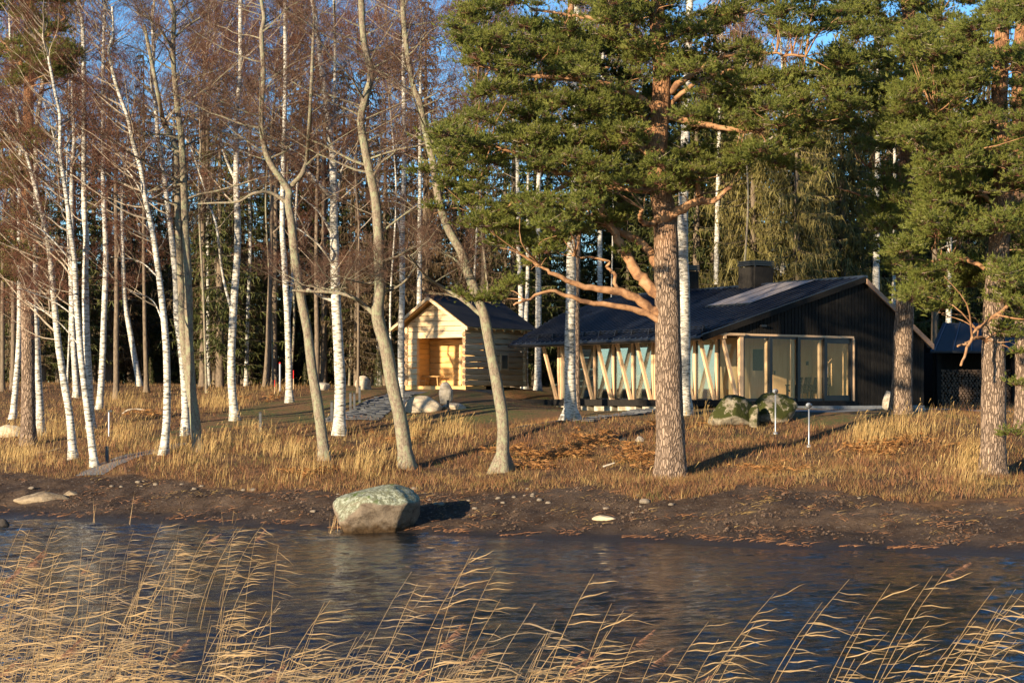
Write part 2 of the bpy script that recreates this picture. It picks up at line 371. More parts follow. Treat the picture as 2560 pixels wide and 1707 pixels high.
# ------------------------------------------------------------------ terrain height
def shore_y(x):        # shoreline in photo px -> distance
    return 0
_ctl = []
def c_px(x, y, D=None, z=None):
    if D is None: D = (z - CAMZ) * FD / (HY - y)
    p = at(x, y, D); _ctl.append((p[0], p[1], p[2]))
for x, y in [(-400,1186),(0,1190),(200,1196),(400,1203),(580,1210),(760,1219),(960,1228),(1176,1237),(1380,1243),(1560,1249),(1760,1258),(1960,1264),(2160,1270),(2352,1279),(2700,1290)]:
    D = CAMZ*FD/(y-HY); p = at(x, y, D); _ctl.append((p[0], D, 0.0))
    for dd, z in ((-2.5,-.3),(-8,-.8),(-20,-1.4)): _ctl.append((p[0], D+dd, z))
    _ctl.append((p[0], D+2.2, .30))
for x, y, D in [(-300,1085,53),(0,1092,51),(200,1105,50),(400,1122,48.5),(760,1130,46),(960,1135,45),(1176,1135,44),(1350,1122,43.6),(1560,1127,42.6),(1750,1130,42),(1950,1135,41),(2150,1150,40),(2352,1163,39),(2600,1170,38),
                (0,1045,58),(218,1069,52),(169,1054,54),(375,1046,53),(457,1038,54),(600,1055,51.5),(742,1052,51),(935,1073,50),(1154,1083,49),(1350,1075,48),(1540,1095,47),(1750,1070,47),(1950,1060,47),(2150,1075,46),(2280,1092,46),(2600,1100,46),
                (1311,965,57),(779,1002,58),(540,965,66),(665,924,78),(428,999,60),(210,985,66),(228,940,75),(29,963,70),(65,1022,60),(94,1000,64),
                (2068,948,57),(940,985,60),(1120,990,59),(1450,950,61),(1620,985,56),(1850,985,56),(1600,1030,51),(1860,1012,53),(2100,970,53),(2280,975,54),
                (1750,935,63.5),(1960,941,64),(2120,938,66),(2300,925,75),(1500,941,63),(1128,941,74),(1300,941,68),(1000,930,66),(850,940,70),(940,897,74),(1070,896,73),(1090,899,73.4),(1150,898.5,75.5),(1120,901,72),(1208,896,77),(1000,897,84),(1200,897,88),(1400,915,80),(1700,900,85),
                (6,897,85),(177,912,84),(267,916,84),(322,885,92),(479,887,95),(565,885,95),(700,885,96),(800,890,90),(300,950,70),(600,930,76),(2200,895,90),(2500,900,80),
                (-500,900,85),(0,880,110),(600,880,115),(1176,885,120),(1800,885,120),(2352,885,115),(-1200,900,110),(3400,900,110)]:
    c_px(x, y, D)
C_ = np.array(_ctl)
C_ = np.vstack([C_, [[x, y, 4.3] for x in (-120,-60,0,60,120) for y in (150, 220)], [[x, 5, -1.6] for x in (-60,-20,0,20,60)], [[-120,40,-.5],[120,30,.5],[-90,70,2.2],[90,60,3.0]]])
def _tps(C, lam=.6):
    n = len(C); d = np.hypot(C[:,None,0]-C[None,:,0], C[:,None,1]-C[None,:,1]); K = np.where(d > 0, d*d*np.log(d+1e-9), 0)
    K[np.diag_indices(n)] += lam
    P = np.c_[np.ones(n), C[:,:2]]; A = np.zeros((n+3, n+3)); A[:n,:n] = K; A[:n,n:] = P; A[n:,:n] = P.T
    return np.linalg.solve(A, np.r_[C[:,2], 0, 0, 0])
W_ = _tps(C_)
def gh0(x, y):
    x = np.atleast_1d(np.asarray(x, float)); y = np.atleast_1d(np.asarray(y, float)); sh = x.shape
    x = x.ravel(); y = y.ravel(); out = np.empty(len(x)); n = len(C_)
    for i in range(0, len(x), 20000):
        X = x[i:i+20000]; Y = y[i:i+20000]
        d2 = (X[:,None]-C_[None,:,0])**2 + (Y[:,None]-C_[None,:,1])**2
        out[i:i+20000] = (.5*d2*np.log(d2+1e-12)) @ W_[:n] + W_[n] + W_[n+1]*X + W_[n+2]*Y
    far = np.clip((np.hypot(x, y-60)-85)/40, 0, 1)
    out = out*(1-far) + far*np.where(y > 50, 4.3, -1.5)
    return np.clip(out, -2.5, 5).reshape(sh)
def zones(x, y):
    """masks 0..1: mud, lawn (mown), leaf litter"""
    z = gh0(x, y); px = x/np.maximum(y, 1)*FD + CX; py = HY + (CAMZ-z)/np.maximum(y, 1)*FD
    edge = np.interp(px, [-300,0,150,300,500,760,1000,1176,1250,1330,1390,1480,1600,1700,1850,2000,2100,2200,2352,2600],
                         [1090,1086,1098,1086,1120,1130,1128,1133,1128,1116,1120,1146,1142,1116,1126,1136,1158,1150,1158,1166])
    mud = np.clip((py - edge - vnoise(x, y, 1.0, 4, 2)*16)/5 + .5, 0, 1)
    top = np.interp(px, [0,200,300,380,560,700,830,1000,1176,1400,1600,1650,1800,1900,2000,2200,2352], [900,900,1020,1018,985,975,965,975,975,962,965,950,960,995,985,940,940])
    lawn = np.clip((top - py + vnoise(x, y, 1.6, 3, 5)*8)/8, 0, 1)
    lawn *= np.clip((px - np.interp(py, [890,930,1000,1070], [760,560,330,200]))/40, 0, 1)
    return mud, lawn, z
def gh(x, y):
    mud, lawn, z = zones(x, y)
    r = vnoise(x, y, 1.8, 4, 1)
    amp = .10*(1-mud)*(1-lawn*.9)*np.clip((z-.3)/.5, 0, 1)
    z = z + r*amp + mud*np.clip((z+.1)/.3, 0, 1)*(vnoise(x, y, 1.1, 4, 3)*.15 + vnoise(x, y, .35, 3, 4)*.06)
    return z
def dist_for(x, y, D0=60.):
    """distance at which the ground appears on photo row y"""
    D = np.linspace(35, 98, 600); X = (x-CX)/FD*D; z = gh0(X, D); py = HY+(CAMZ-z)/D*FD
    i = np.argmin(np.abs(py-y) + .02*np.abs(D-D0)); return D[i]
def gz(x, y): return float(gh(np.array([x]), np.array([y]))[0])

xs = np.r_[-600,-300,-150,-90,-60,-45,-35,-28,-24, np.arange(-21, 21.01, .15), 24,28,35,45,60,90,150,300,600]
ys = np.r_[-60, 0, 12, 20, 26, 30, np.arange(32, 54, .14), np.arange(54, 84, .3), np.arange(84, 130, 1.5), 135,145,160,190,240,320,450,700,1200,2500]
GX, GY = np.meshgrid(xs, ys)
GZ = gh(GX.ravel(), GY.ravel()).reshape(GX.shape)
mud_, lawn_, _ = zones(GX.ravel(), GY.ravel())
ny, nx = GX.shape
V = np.stack([GX, GY, GZ], -1).reshape(-1, 3)
i = (np.arange(ny-1)[:, None]*nx + np.arange(nx-1)[None]).ravel()
F = np.concatenate([np.stack([i, i+1, i+nx+1], -1), np.stack([i, i+nx+1, i+nx], -1)])
def ground_mat():
    m, nt, b = newmat("ground_cover")
    at_ = nd(nt, "ShaderNodeAttribute", attribute_name="zone"); sp = nd(nt, "ShaderNodeSeparateColor"); nt.links.new(at_.outputs['Color'], sp.inputs[0])
    soil, hs = noise_ramp(nt, [(.3,(.045,.024,.012)),(.5,(.15,.075,.032)),(.62,(.24,.125,.05)),(.75,(.09,.085,.025))], nscale=1.6, detail=9, rough=.75)
    mud, hm = noise_ramp(nt, [(.32,(.024,.013,.008)),(.47,(.062,.036,.021)),(.58,(.115,.071,.042)),(.75,(.20,.13,.08))], nscale=.8, detail=10, rough=.72)
    peb, hp = noise_ramp(nt, [(.60,(0,0,0)),(.66,(1,1,1))], nscale=13, detail=3, rough=.6)
    mudc = mix(nt, peb.outputs[0], mud.outputs[0], (.17,.13,.10))
    wet = nd(nt, "ShaderNodeSeparateXYZ"); tc = nd(nt, "ShaderNodeTexCoord"); nt.links.new(tc.outputs['Object'], wet.inputs[0])
    wr = nd(nt, "ShaderNodeMapRange"); wr.inputs[1].default_value = .03; wr.inputs[2].default_value = .22; nt.links.new(wet.outputs['Z'], wr.inputs[0])
    mudc = mix(nt, wr.outputs[0], (.022,.016,.012), mudc)
    lawn, hl = noise_ramp(nt, [(.38,(.23,.11,.045)),(.50,(.17,.105,.04)),(.57,(.11,.11,.03)),(.72,(.14,.14,.038))], nscale=.55, detail=9, rough=.7)
    lit, _ = noise_ramp(nt, [(.56,(0,0,0)),(.62,(1,1,1))], nscale=9, detail=4)
    lawnc = mix(nt, lit.outputs[0], lawn.outputs[0], (.30,.13,.05))
    c = mix(nt, sp.outputs[1], soil.outputs[0], lawnc); c = mix(nt, sp.outputs[0], c, mudc)
    nt.links.new(c, b.inputs['Base Color'])
    ro = nd(nt, "ShaderNodeMapRange"); ro.inputs[3].default_value = .35; ro.inputs[4].default_value = .95; nt.links.new(wr.outputs[0], ro.inputs[0]); nt.links.new(ro.outputs[0], b.inputs['Roughness'])
    b.inputs['Specular IOR Level'].default_value = .25
    n = nd(nt, "ShaderNodeTexNoise"); n.inputs['Scale'].default_value = 7; n.inputs['Detail'].default_value = 8; n.inputs['Roughness'].default_value = .78; nt.links.new(tc.outputs['Object'], n.inputs['Vector'])
    bump(nt, b, n.outputs['Fac'], 1.0, .17)
    return m
M['ground'] = ground_mat()
me = tri_mesh("ground", V, F, np.zeros(len(F)), [M['ground']], True)
ca = me.color_attributes.new("zone", 'FLOAT_COLOR', 'POINT')
cv = np.zeros((len(V), 4), np.float32); cv[:, 0] = mud_; cv[:, 1] = lawn_; cv[:, 3] = 1; ca.data.foreach_set("color", cv.ravel())
link("ground", me, kind='structure')

# ------------------------------------------------------------------ water
def water_mat():
    m, nt, b = newmat("lake_water")
    b.inputs['Base Color'].default_value = (.008,.010,.011,1); b.inputs['Roughness'].default_value = .02; b.inputs['IOR'].default_value = 1.33
    b.inputs['Specular IOR Level'].default_value = .5
    tc = nd(nt, "ShaderNodeTexCoord")
    mp = nd(nt, "ShaderNodeMapping"); mp.inputs['Scale'].default_value = (1.0, 2.2, 1); mp.inputs['Rotation'].default_value = (0,0,rad(-12)); nt.links.new(tc.outputs['Object'], mp.inputs[0])
    n1 = nd(nt, "ShaderNodeTexNoise"); n1.inputs['Scale'].default_value = 7; n1.inputs['Detail'].default_value = 4; n1.inputs['Roughness'].default_value = .55; n1.inputs['Distortion'].default_value = .6
    n2 = nd(nt, "ShaderNodeTexNoise"); n2.inputs['Scale'].default_value = .45; n2.inputs['Detail'].default_value = 2
    nt.links.new(mp.outputs[0], n1.inputs['Vector']); nt.links.new(mp.outputs[0], n2.inputs['Vector'])
    a = nd(nt, "ShaderNodeMath", operation='MULTIPLY_ADD'); a.inputs[1].default_value = 1.6; nt.links.new(n2.outputs['Fac'], a.inputs[0]); nt.links.new(n1.outputs['Fac'], a.inputs[2])
    bp = nd(nt, "ShaderNodeBump"); bp.inputs['Strength'].default_value = 1; bp.inputs['Distance'].default_value = .012
    nt.links.new(a.outputs[0], bp.inputs['Height']); nt.links.new(bp.outputs[0], b.inputs['Normal'])
    return m
M['water'] = water_mat()
ywt = [-200.]; y = 9.0; ywt.append(-20.); ywt.append(0.)
while y < 50: ywt.append(y); y += .03 + y*.0016
ywt += [60.]
xw = np.r_[-600,-120,-50,-24,np.arange(-16.5,16.51,.11),24,50,120,600]; yw = np.array(ywt); WX, WY = np.meshgrid(xw, yw)
def waves(x, y):
    u = x*.97+y*.22; v = y*.97-x*.22
    z = vnoise(u/2.0, v, .26, 2, 31)*.42 + vnoise(u/1.7, v, .11, 2, 32)*.18 + vnoise(u/1.5, v*1.0, 1.3, 2, 33)*.5
    gust = .55+.45*vnoise(u/2, v, 3.5, 2, 34)
    return z*.15*gust
amp = np.clip((WY-8.5)/1.0, 0, 1)*np.clip((49-WY)/2, 0, 1)*np.clip((17-np.abs(WX))/1.5, 0, 1)
WZ = waves(WX.ravel(), WY.ravel()).reshape(WX.shape)*amp
ny_, nx_ = WX.shape; i = (np.arange(ny_-1)[:,None]*nx_+np.arange(nx_-1)[None]).ravel()
wf = np.concatenate([np.stack([i,i+1,i+nx_+1],-1), np.stack([i,i+nx_+1,i+nx_],-1)])
link("water", tri_mesh("water", np.stack([WX,WY,WZ],-1).reshape(-1,3), wf, np.zeros(len(wf)), [M['water']], True), kind='structure')
print("water tris", len(wf))

# ------------------------------------------------------------------ the long black house
TH = rad(34); HO = np.array([8.6, 64.4, CAMZ-.08])
house = thing("lakeside_house", "long low black timber house with glazed walls and dark metal roof behind the big pine", "house", HO, TH)
def hp(name, g, mats, smooth=False, parent=None, **kw):
    return link(name, g.mesh(name, mats, smooth), parent or house, **kw)
SL = .294; RX = 6.45; EX = -2.0
def zl(x): return 2.34 + SL*(x+1.96)
ZR = zl(RX); SR = .66; REX = 10.35
def zr(x): return zl(x) if x < RX else ZR - SR*(x-RX)
# roof planes
yf = -.18
far = [(EX,12.6),(3.3,16.2),(RX,16.2)]
def far_y(x): return np.interp(x, [p[0] for p in far], [p[1] for p in far])
TK = .17
g = G()
xsr = [EX,3.3,RX]
top = [(x, yf, zl(x)) for x in xsr] + [(x, far_y(x), zl(x)) for x in xsr]
bot = [(x, y, z-TK) for x, y, z in top]
V8 = top+bot
g.add(V8, [(0,1,4),(0,4,3),(1,2,5),(1,5,4),(6,10,7),(6,9,10),(7,11,8),(7,10,11),(0,6,7),(0,7,1),(1,7,8),(1,8,2),(3,10,9),(3,4,10),(4,11,10),(4,5,11),(0,3,9),(0,9,6)])
roofL = hp("roof", g, [M['roof']], label="long lake-facing roof slope with standing seams")
g = G(); g.hexa([(RX,yf,ZR-TK),(REX,yf,zr(REX)-TK),(RX,16.2,ZR-TK),(REX,16.2,zr(REX)-TK),(RX,yf,ZR),(REX,yf,zr(REX)),(RX,16.2,ZR),(REX,16.2,zr(REX))])
hp("roof", g, [M['roof']], label="short rear roof slope falling to the right")
# seams
k = 0; y = yf+.02
while y < 16.2:
    x0 = EX if y < 12.6 else np.interp(y, [12.6,16.2], [EX,3.3])
    x1 = RX
    g = G(); hw = .034; h = .055
    g.hexa([(x0,y-hw,zl(x0)-.004),(x1,y-hw,ZR-.004),(x0,y+hw,zl(x0)-.004),(x1,y+hw,ZR-.004),(x0,y-hw,zl(x0)+h),(x1,y-hw,ZR+h),(x0,y+hw,zl(x0)+h),(x1,y+hw,ZR+h)])
    hp("seam", g, [M['roof']], parent=roofL); y += .36
g = G(); g.box(RX-.12,RX+.12,yf-.02,16.25,ZR-.02,ZR+.075); hp("ridge_cap", g, [M['roof']])
# gutter and eave fascia
g = G(); P = np.array([(EX-.05,y,zl(EX)-.09) for y in np.linspace(yf,12.6,6)]); g.add(*tube(P,.065,8)); hp("gutter", g, [M['frame']], True)
# snow guard rail
rail = G(); P = np.array([(-1.35,y,zl(-1.35)+.19) for y in np.linspace(.2,12.2,4)]); rail.add(*tube(P,.02,6))
P = P + np.array([0,0,-.08]); rail.add(*tube(P,.02,6)); sg = hp("snow_guard", rail, [M['frame']], True)
for y in np.arange(.5,12.3,1.08):
    b = G(); z = zl(-1.35); b.hexa([(-1.45,y-.03,zl(-1.45)),(-1.2,y-.03,zl(-1.2)),(-1.45,y+.03,zl(-1.45)),(-1.2,y+.03,zl(-1.2)),(-1.38,y-.03,z+.22),(-1.32,y-.03,z+.22),(-1.38,y+.03,z+.22),(-1.32,y+.03,z+.22)])
    hp("bracket", b, [M['frame']], parent=sg)
# rake boards
g = G(); g.hexa([(EX,yf-.03,zl(EX)-.2),(RX,yf-.03,ZR-.2),(EX,yf-.002,zl(EX)-.2),(RX,yf-.002,ZR-.2),(EX,yf-.03,zl(EX)+.02),(RX,yf-.03,ZR+.02),(EX,yf-.002,zl(EX)+.02),(RX,yf-.002,ZR+.02)]); hp("rake_board", g, [M['black']])
M['rake'] = wood("weathered_rake", (.26,.15,.09), (.36,.23,.15), (1,1,1), 2)
g = G(); g.hexa([(RX+.05,yf-.06,ZR-.26),(REX,yf-.06,zr(REX)-.24),(RX+.05,yf-.003,ZR-.26),(REX,yf-.003,zr(REX)-.24),(RX+.05,yf-.06,ZR-.06),(REX,yf-.06,zr(REX)-.02),(RX+.05,yf-.003,ZR-.06),(REX,yf-.003,zr(REX)-.02)]); hp("rake_board", g, [M['rake']], label="brown timber edge board on the right roof slope")
# cladding boards of the gable
GW = 5.9
x = EX+.12
while x < 9.98:
    bw = .150; xa, xb = x, min(x+bw, 9.99)
    z0 = 2.46 if xb <= GW+.02 else -.28
    za, zb = zr(xa)-TK-.005, zr(xb)-TK-.005
    zm = None
    if xa < RX < xb: za = zb = min(za, zb)
    if za > z0+.03:
        g = G(); g.hexa([(xa,-.028,z0),(xb,-.028,z0),(xa,0,z0),(xb,0,z0),(xa,-.028,za),(xb,-.028,zb),(xa,0,za),(xb,0,zb)])
        hp("plank", g, [M['black']])
    x += bw+.03
# wall body behind boards, walls
g = G()
g.add([(EX+.15,.004,2.46),(RX,.004,2.46),(RX,.004,ZR-TK-.01),(EX+.15,.004,zl(EX+.15)-TK-.01),(EX+.15,.09,2.46),(RX,.09,2.46),(RX,.09,ZR-TK-.01),(EX+.15,.09,zl(EX+.15)-TK-.01)],
      [(0,1,2),(0,2,3),(4,6,5),(4,7,6),(0,5,1),(0,4,5),(3,2,6),(3,6,7),(0,3,7),(0,7,4)])
g.hexa([(GW+.04,.004,-.28),(10.0,.004,-.28),(GW+.04,.12,-.28),(10.0,.12,-.28),(GW+.04,.004,2.459),(10.0,.004,zr(10)-TK-.01),(GW+.04,.12,2.459),(10.0,.12,zr(10)-TK-.01)])
g.hexa([(RX,.004,2.46),(9.9,.004,2.46),(RX,.09,2.46),(9.9,.09,2.46),(RX,.004,ZR-TK-.01),(9.9,.004,zr(9.9)-TK-.01),(RX,.09,ZR-TK-.01),(9.9,.09,zr(9.9)-TK-.01)])
g.box(9.9,10.0,.12,11.95,-.28,zr(10)-TK-.02); g.box(.1,9.9,11.85,11.95,-.28,2.45)
hp("wall", g, [M['black']])
g = G(); g.box(-.02,10.02,-.01,11.98,-.75,-.285); hp("foundation", g, [M['concrete']])
g = G(); g.box(0,9.9,.1,11.84,-.284,-.02); fl = hp("floor", g, [M['inner']])
g = G(); g.box(.14,9.85,.14,11.84,2.47,2.52); hp("ceiling", g, [M['inner']])
# soffit
g = G(); g.hexa([(EX+.08,yf+.05,zl(EX+.08)-TK-.03),(.0,yf+.05,zl(0)-TK-.03),(EX+.08,12.4,zl(EX+.08)-TK-.03),(.0,12.4,zl(0)-TK-.03),(EX+.08,yf+.05,zl(EX+.08)-TK-.006),(0,yf+.05,zl(0)-TK-.006),(EX+.08,12.4,zl(EX+.08)-TK-.006),(0,12.4,zl(0)-TK-.006)]); hp("soffit", g, [M['glulam']])
# timber frame
def hb(name, *b): g = G(); g.box(*b); return hp(name, g, [M['glulam']])
hb("beam", -.93,-.80,-.16,12.3,2.24,2.36); hb("beam", EX+.3,0.12,-.165,-.03,2.365,2.455); hb("beam", -.05,.09,.1,11.85,2.36,2.47)
g = G(); g.box(.1,GW+.05,-.06,-.032,2.375,2.452); hp("trim", g, [M['glulam']]); g = G(); g.box(GW-.02,GW+.06,-.09,-.03,-.1,2.374); hp("trim", g, [M['glulam']])
for i in range(10):
    y = .0 + i*1.3
    if i == 0: hb("post", -.07,.10,-.09,.06,-.1,2.36)
    else: hb("post", -.07,.06,y-.065,y+.065,-.1,2.36)
    if i in (4, 9): hb("post", -.07,.06,y-.24,y-.11,-.1,2.36)
    g = G(); yb = y+.0; t = .055
    g.hexa([(-.12,yb-t,-.1),(.0-.07,yb-t,-.1),(-.12,yb+t,-.1),(-.07,yb+t,-.1),(-.95,yb-t,2.34),(-.82,yb-t,2.34),(-.95,yb+t,2.34),(-.82,yb+t,2.34)])
    v = g.v[0]; v[[0,2],0] = -.20; v[[1,3],0] = -.072
    hp("brace", g, [M['glulam']])
    if i < 9:
        g = G(); g.box(.012,.028,y+.11,y+1.19,.0,2.33); pn = hp("window_pane", g, [M['glass'] if i < 1 else M['coated']])
        g = G()
        for bx in ((y+.07,y+.11,-.1,2.355),(y+1.19,y+1.23,-.1,2.355)): g.box(-.01,.05,*bx)
        g.box(-.01,.05,y+.11,y+1.19,-.1,-.002); g.box(-.01,.05,y+.11,y+1.19,2.3,2.355)
        hp("window_frame", g, [M['frame']])
# gable glazing
edges = [.10,1.52,2.98,4.40,5.86]
for i in range(4):
    a, b = edges[i], edges[i+1]
    g = G(); g.box(a+.05,b-.05,.02,.035,.0,2.3); hp("window_pane", g, [M['glass']])
    g = G(); g.box(a,a+.075,-.07,.05,-.1,2.37); g.box(b-.075,b,-.07,.05,-.1,2.37); g.box(a+.075,b-.075,-.02,.05,-.1,.0); g.box(a+.075,b-.075,-.02,.05,2.28,2.37)
    if i == 3: g.box(a+.05,a+.13,-.02,.05,.0,2.3); g.box(b-.13,b-.05,-.02,.05,0,2.3); g.box(a+.13,b-.13,-.02,.05,2.16,2.3); g.box(a+.13,b-.13,-.02,.05,0,.12)
    fr = hp("door_frame" if i == 3 else "window_frame", g, [M['frame']])
    if i == 3: g = G(); g.box(a+.07,a+.09,-.07,-.025,.95,1.25); hp("handle", g, [M['steel']], parent=fr)
# interior
def hi(name, mat, *b): g = G(); g.box(*b); return hp(name, g, [mat])
for i in range(19): hi("panel", M['inner'], 2.3+i*.192,2.3+i*.192+.184,2.30+.004*(i%2),2.40,-.02,2.47)
for x_ in (1.46,2.80,4.22): hi("post", M['glulam'], x_,x_+.12,.10,.24,-.02,2.465)
hi("partition", M['inner'], 5.96,6.07,.12,2.42,-.02,2.47)
hi("partition", M['inner'], 2.18,2.3,2.3,5.5,-.02,2.47); hi("partition", M['inner'], .6,2.18,5.5,5.62,-.02,2.47)
dr = hi("inner_door", M['glulam'], 2.55,3.35,2.25,2.298,-.02,2.1); g = G(); g.box(2.68,3.22,2.235,2.249,1.1,1.95); hp("door_pane", g, [M['frame']], parent=dr)
dr = hi("inner_door", M['inner'], 3.75,4.5,2.25,2.298,-.02,2.1); g = G(); g.box(3.80,3.84,2.20,2.249,.95,1.1); hp("handle", g, [M['frame']], parent=dr)
hi("switch_box", M['frame'], 5.6,5.72,2.27,2.299,1.35,1.5)
# skirting plinth step under the glazing
g = G(); g.box(.2,6.4,-.75,-.03,-.42,-.29); hp("doorstep", g, [M['concrete']])
g = G(); g.box(.0,6.0,-.10,-.012,-.284,-.105); g.box(-.11,-.012,0,11.8,-.284,-.105); hp("sill", g, [M['black']])
# solar panels
for i in range(3):
    y0 = 2.35 + i*.93; g = G()
    xa, xb = 2.65, 6.2; o = .10
    g.hexa([(xa,y0,zl(xa)+.01),(xb,y0,zl(xb)+.01),(xa,y0+.9,zl(xa)+.01),(xb,y0+.9,zl(xb)+.01),(xa,y0,zl(xa)+o),(xb,y0,zl(xb)+o),(xa,y0+.9,zl(xa)+o),(xb,y0+.9,zl(xb)+o)])
    pn = hp("solar_panel", g, [M['frame']])
    g = G(); g.hexa([(xa+.05,y0+.05,zl(xa+.05)+o-.02),(xb-.05,y0+.05,zl(xb-.05)+o-.02),(xa+.05,y0+.85,zl(xa+.05)+o-.02),(xb-.05,y0+.85,zl(xb-.05)+o-.02),(xa+.05,y0+.05,zl(xa+.05)+o+.004),(xb-.05,y0+.05,zl(xb-.05)+o+.004),(xa+.05,y0+.85,zl(xa+.05)+o+.004),(xb-.05,y0+.85,zl(xb-.05)+o+.004)])
    hp("pane", g, [M['solar']], parent=pn)
def chimney(cx, cy, wx, wy, top):
    g = G(); g.box(cx-wx/2,cx+wx/2,cy-wy/2,cy+wy/2,ZR-.6,top-.3)
    c = hp("chimney", g, [M['black']])
    g = G()
    for sx in (-1,1):
        for sy in (-1,1): g.box(cx+sx*(wx/2-.06)-.03,cx+sx*(wx/2-.06)+.03,cy+sy*(wy/2-.06)-.03,cy+sy*(wy/2-.06)+.03,top-.3,top-.24)
    for z in (top-.24, top-.16, top-.08): g.box(cx-wx/2-.03,cx+wx/2+.03,cy-wy/2-.03,cy+wy/2+.03,z,z+.05)
    g.box(cx-wx/2+.05,cx+wx/2-.05,cy-wy/2+.05,cy+wy/2-.05,top-.22,top-.03)
    hp("chimney_cap", g, [M['frame']], parent=c)
chimney(6.5,6.3,1.05,1.05,ZR+1.08); chimney(6.2,11.3,1.5,1.4,ZR+1.2)
# wall camera under the gable
g = G(); g.box(.95,1.22,-.16,-.03,2.72,2.8); hp("wall_lamp", g, [M['frame']])
# deck
dk = thing("deck", "long black timber deck running along the glazed wall and past the house", "deck", HO, TH)
y = -.1
DX = -2.35
for i in range(13):
    x0 = DX+.03 + i*.162
    g = G(); g.box(x0,x0+.15,-.0,15.9,-.09,-.05); link("plank", g.mesh("plank",[M['black']]), dk)
g = G(); g.box(DX-.02,DX+.025,-.02,15.95,-.29,-.045); g.box(DX+.03,-.25,-.04,-.003,-.29,-.055); g.box(DX+.03,-.25,15.905,15.95,-.29,-.055); link("edge_board", g.mesh("edge_board",[M['black']]), dk)
for y in np.arange(.4,15.9,1.55):
    g = G(); g.box(DX+.12,DX+.42,y,y+1.15,-.9,-.291); link("pier", g.mesh("pier",[M['plinth']]), dk)

# lounge chairs behind the gable glazing (local house frame)
def hw(x, y, z=0):
    c, s = math.cos(TH), math.sin(TH); return (HO[0]+c*x-s*y, HO[1]+s*x+c*y, HO[2]+z)
def lounge(x, y, rz, label):
    t = thing("lounge_chair", label, "chair", hw(x, y, -.02), TH+rz, "lounge chairs behind the gable glass")
    g = G(); g.hexa([(-.3,-.3,.30),(.3,-.3,.30),(-.3,.3,.22),(.3,.3,.22),(-.3,-.3,.36),(.3,-.3,.36),(-.3,.3,.28),(.3,.3,.28)]); link("seat", g.mesh("seat",[M['chair']]), t)
    for i in range(4):
        x0 = -.3+i*.153; g = G(); g.hexa([(x0,.26,.26),(x0+.14,.26,.26),(x0,.32,.26),(x0+.14,.32,.26),(x0,.50,.86),(x0+.14,.50,.86),(x0,.54,.86),(x0+.14,.54,.86)]); link("slat", g.mesh("slat",[M['chair']]), t)
    for s in (-1,1):
        g = G(); g.box(s*.36-.04,s*.36+.04,-.36,.48,.52,.56); link("armrest", g.mesh("armrest",[M['chair']]), t)
        for yy in (-.33,.42): g = G(); g.box(s*.33-.025,s*.33+.025,yy-.03,yy+.03,0,.52); link("leg", g.mesh("leg",[M['chair']]), t)
lounge(3.95,1.0,rad(-70),"dark brown slatted lounge chair behind the third gable pane")
lounge(5.2,1.2,rad(-60),"dark brown lounge chair behind the glass door at the right")
# dining furniture seen through the lake-side glass
tb = thing("dining_table", "pale wooden dining table inside behind the slanted braces", "table", hw(1.9, 8.2, -.02), TH)
g = G(); g.box(-.45,.45,-1.1,1.1,.70,.74); link("tabletop", g.mesh("tabletop",[M['glulam']]), tb)
for sx in (-.38,.38):
    for sy in (-1,1): g = G(); g.box(sx-.03,sx+.03,sy-.03,sy+.03,0,.70); link("leg", g.mesh("leg",[M['glulam']]), tb)
def spindle(x, y, rz, label):
    t = thing("spindle_back_chair", label, "chair", hw(x, y, -.02), TH+rz, "dining chairs behind the lake glass")
    g = G(); g.box(-.21,.21,-.2,.2,.42,.46); link("seat", g.mesh("seat",[M['glulam']]), t)
    for sx in (-1,1):
        for sy in (-1,1): g = G(); g.add(*tube([(sx*.17,sy*.16,.42),(sx*.22,sy*.22,0)],.016,6)); link("leg", g.mesh("leg",[M['glulam']]), t)
    for k in range(5): g = G(); g.add(*tube([(-.18+k*.09,.18,.46),(-.2+k*.1,.27,.92)],.009,5)); link("spindle", g.mesh("spindle",[M['glulam']]), t)
    g = G(); g.box(-.24,.24,.255,.29,.9,.98); link("top_rail", g.mesh("top_rail",[M['glulam']]), t)
spindle(1.1,7.4,rad(100),"pale spindle-back chair at the near end of the indoor table")
spindle(1.1,8.3,rad(80),"pale spindle-back chair at the middle of the indoor table")
spindle(1.1,9.2,rad(95),"pale spindle-back chair at the far end of the indoor table")

# ------------------------------------------------------------------ log hut
HH = math.atan2(-.586, .81); HB = 3.59
hut = thing("log_hut", "small pale log hut with an open porch and black corrugated roof", "hut", (-1.925, 74.0, HB), HH)
def uu(name, g, mats, smooth=False, parent=None, **kw): return link(name, g.mesh(name, mats, smooth), parent or hut, **kw)
def hewn(p0, p1, h, t, rng=R):
    """hand-hewn log between two points: slightly bowed faces, waney lower edge"""
    p0 = np.array(p0, float); p1 = np.array(p1, float); L = np.linalg.norm(p1-p0); n = max(3, int(L/.45)+1)
    d = (p1-p0)/L; s = np.array([-d[1], d[0], 0.])
    prof = np.array([(-.26,-.5),(-.5,-.36),(-.52,.28),(-.26,.5),(.26,.5),(.52,.28),(.5,-.36),(.26,-.5)])
    V = []
    for i in range(n):
        c = p0 + d*L*i/(n-1); wob = rng.normal(0, .014, 2)
        for a, b in prof: V.append(c + s*(a*t + (wob[1]*.4 if abs(a) > .4 else 0)) + np.array([0,0,b*h*.97 + (wob[0] if b < 0 else wob[0]*.6)]))
    k = 8; F = []
    for i in range(n-1):
        for j in range(k): a = i*k+j; b = i*k+(j+1) % k; F += [(a,b,b+k),(a,b+k,a+k)]
    for j in range(1, k-1): F += [(0,j+1,j),((n-1)*k,(n-1)*k+j,(n-1)*k+j+1)]
    return V, F
LH = .262; NL = 10
W0, W1, DL = -3.4, 0.0, 4.3
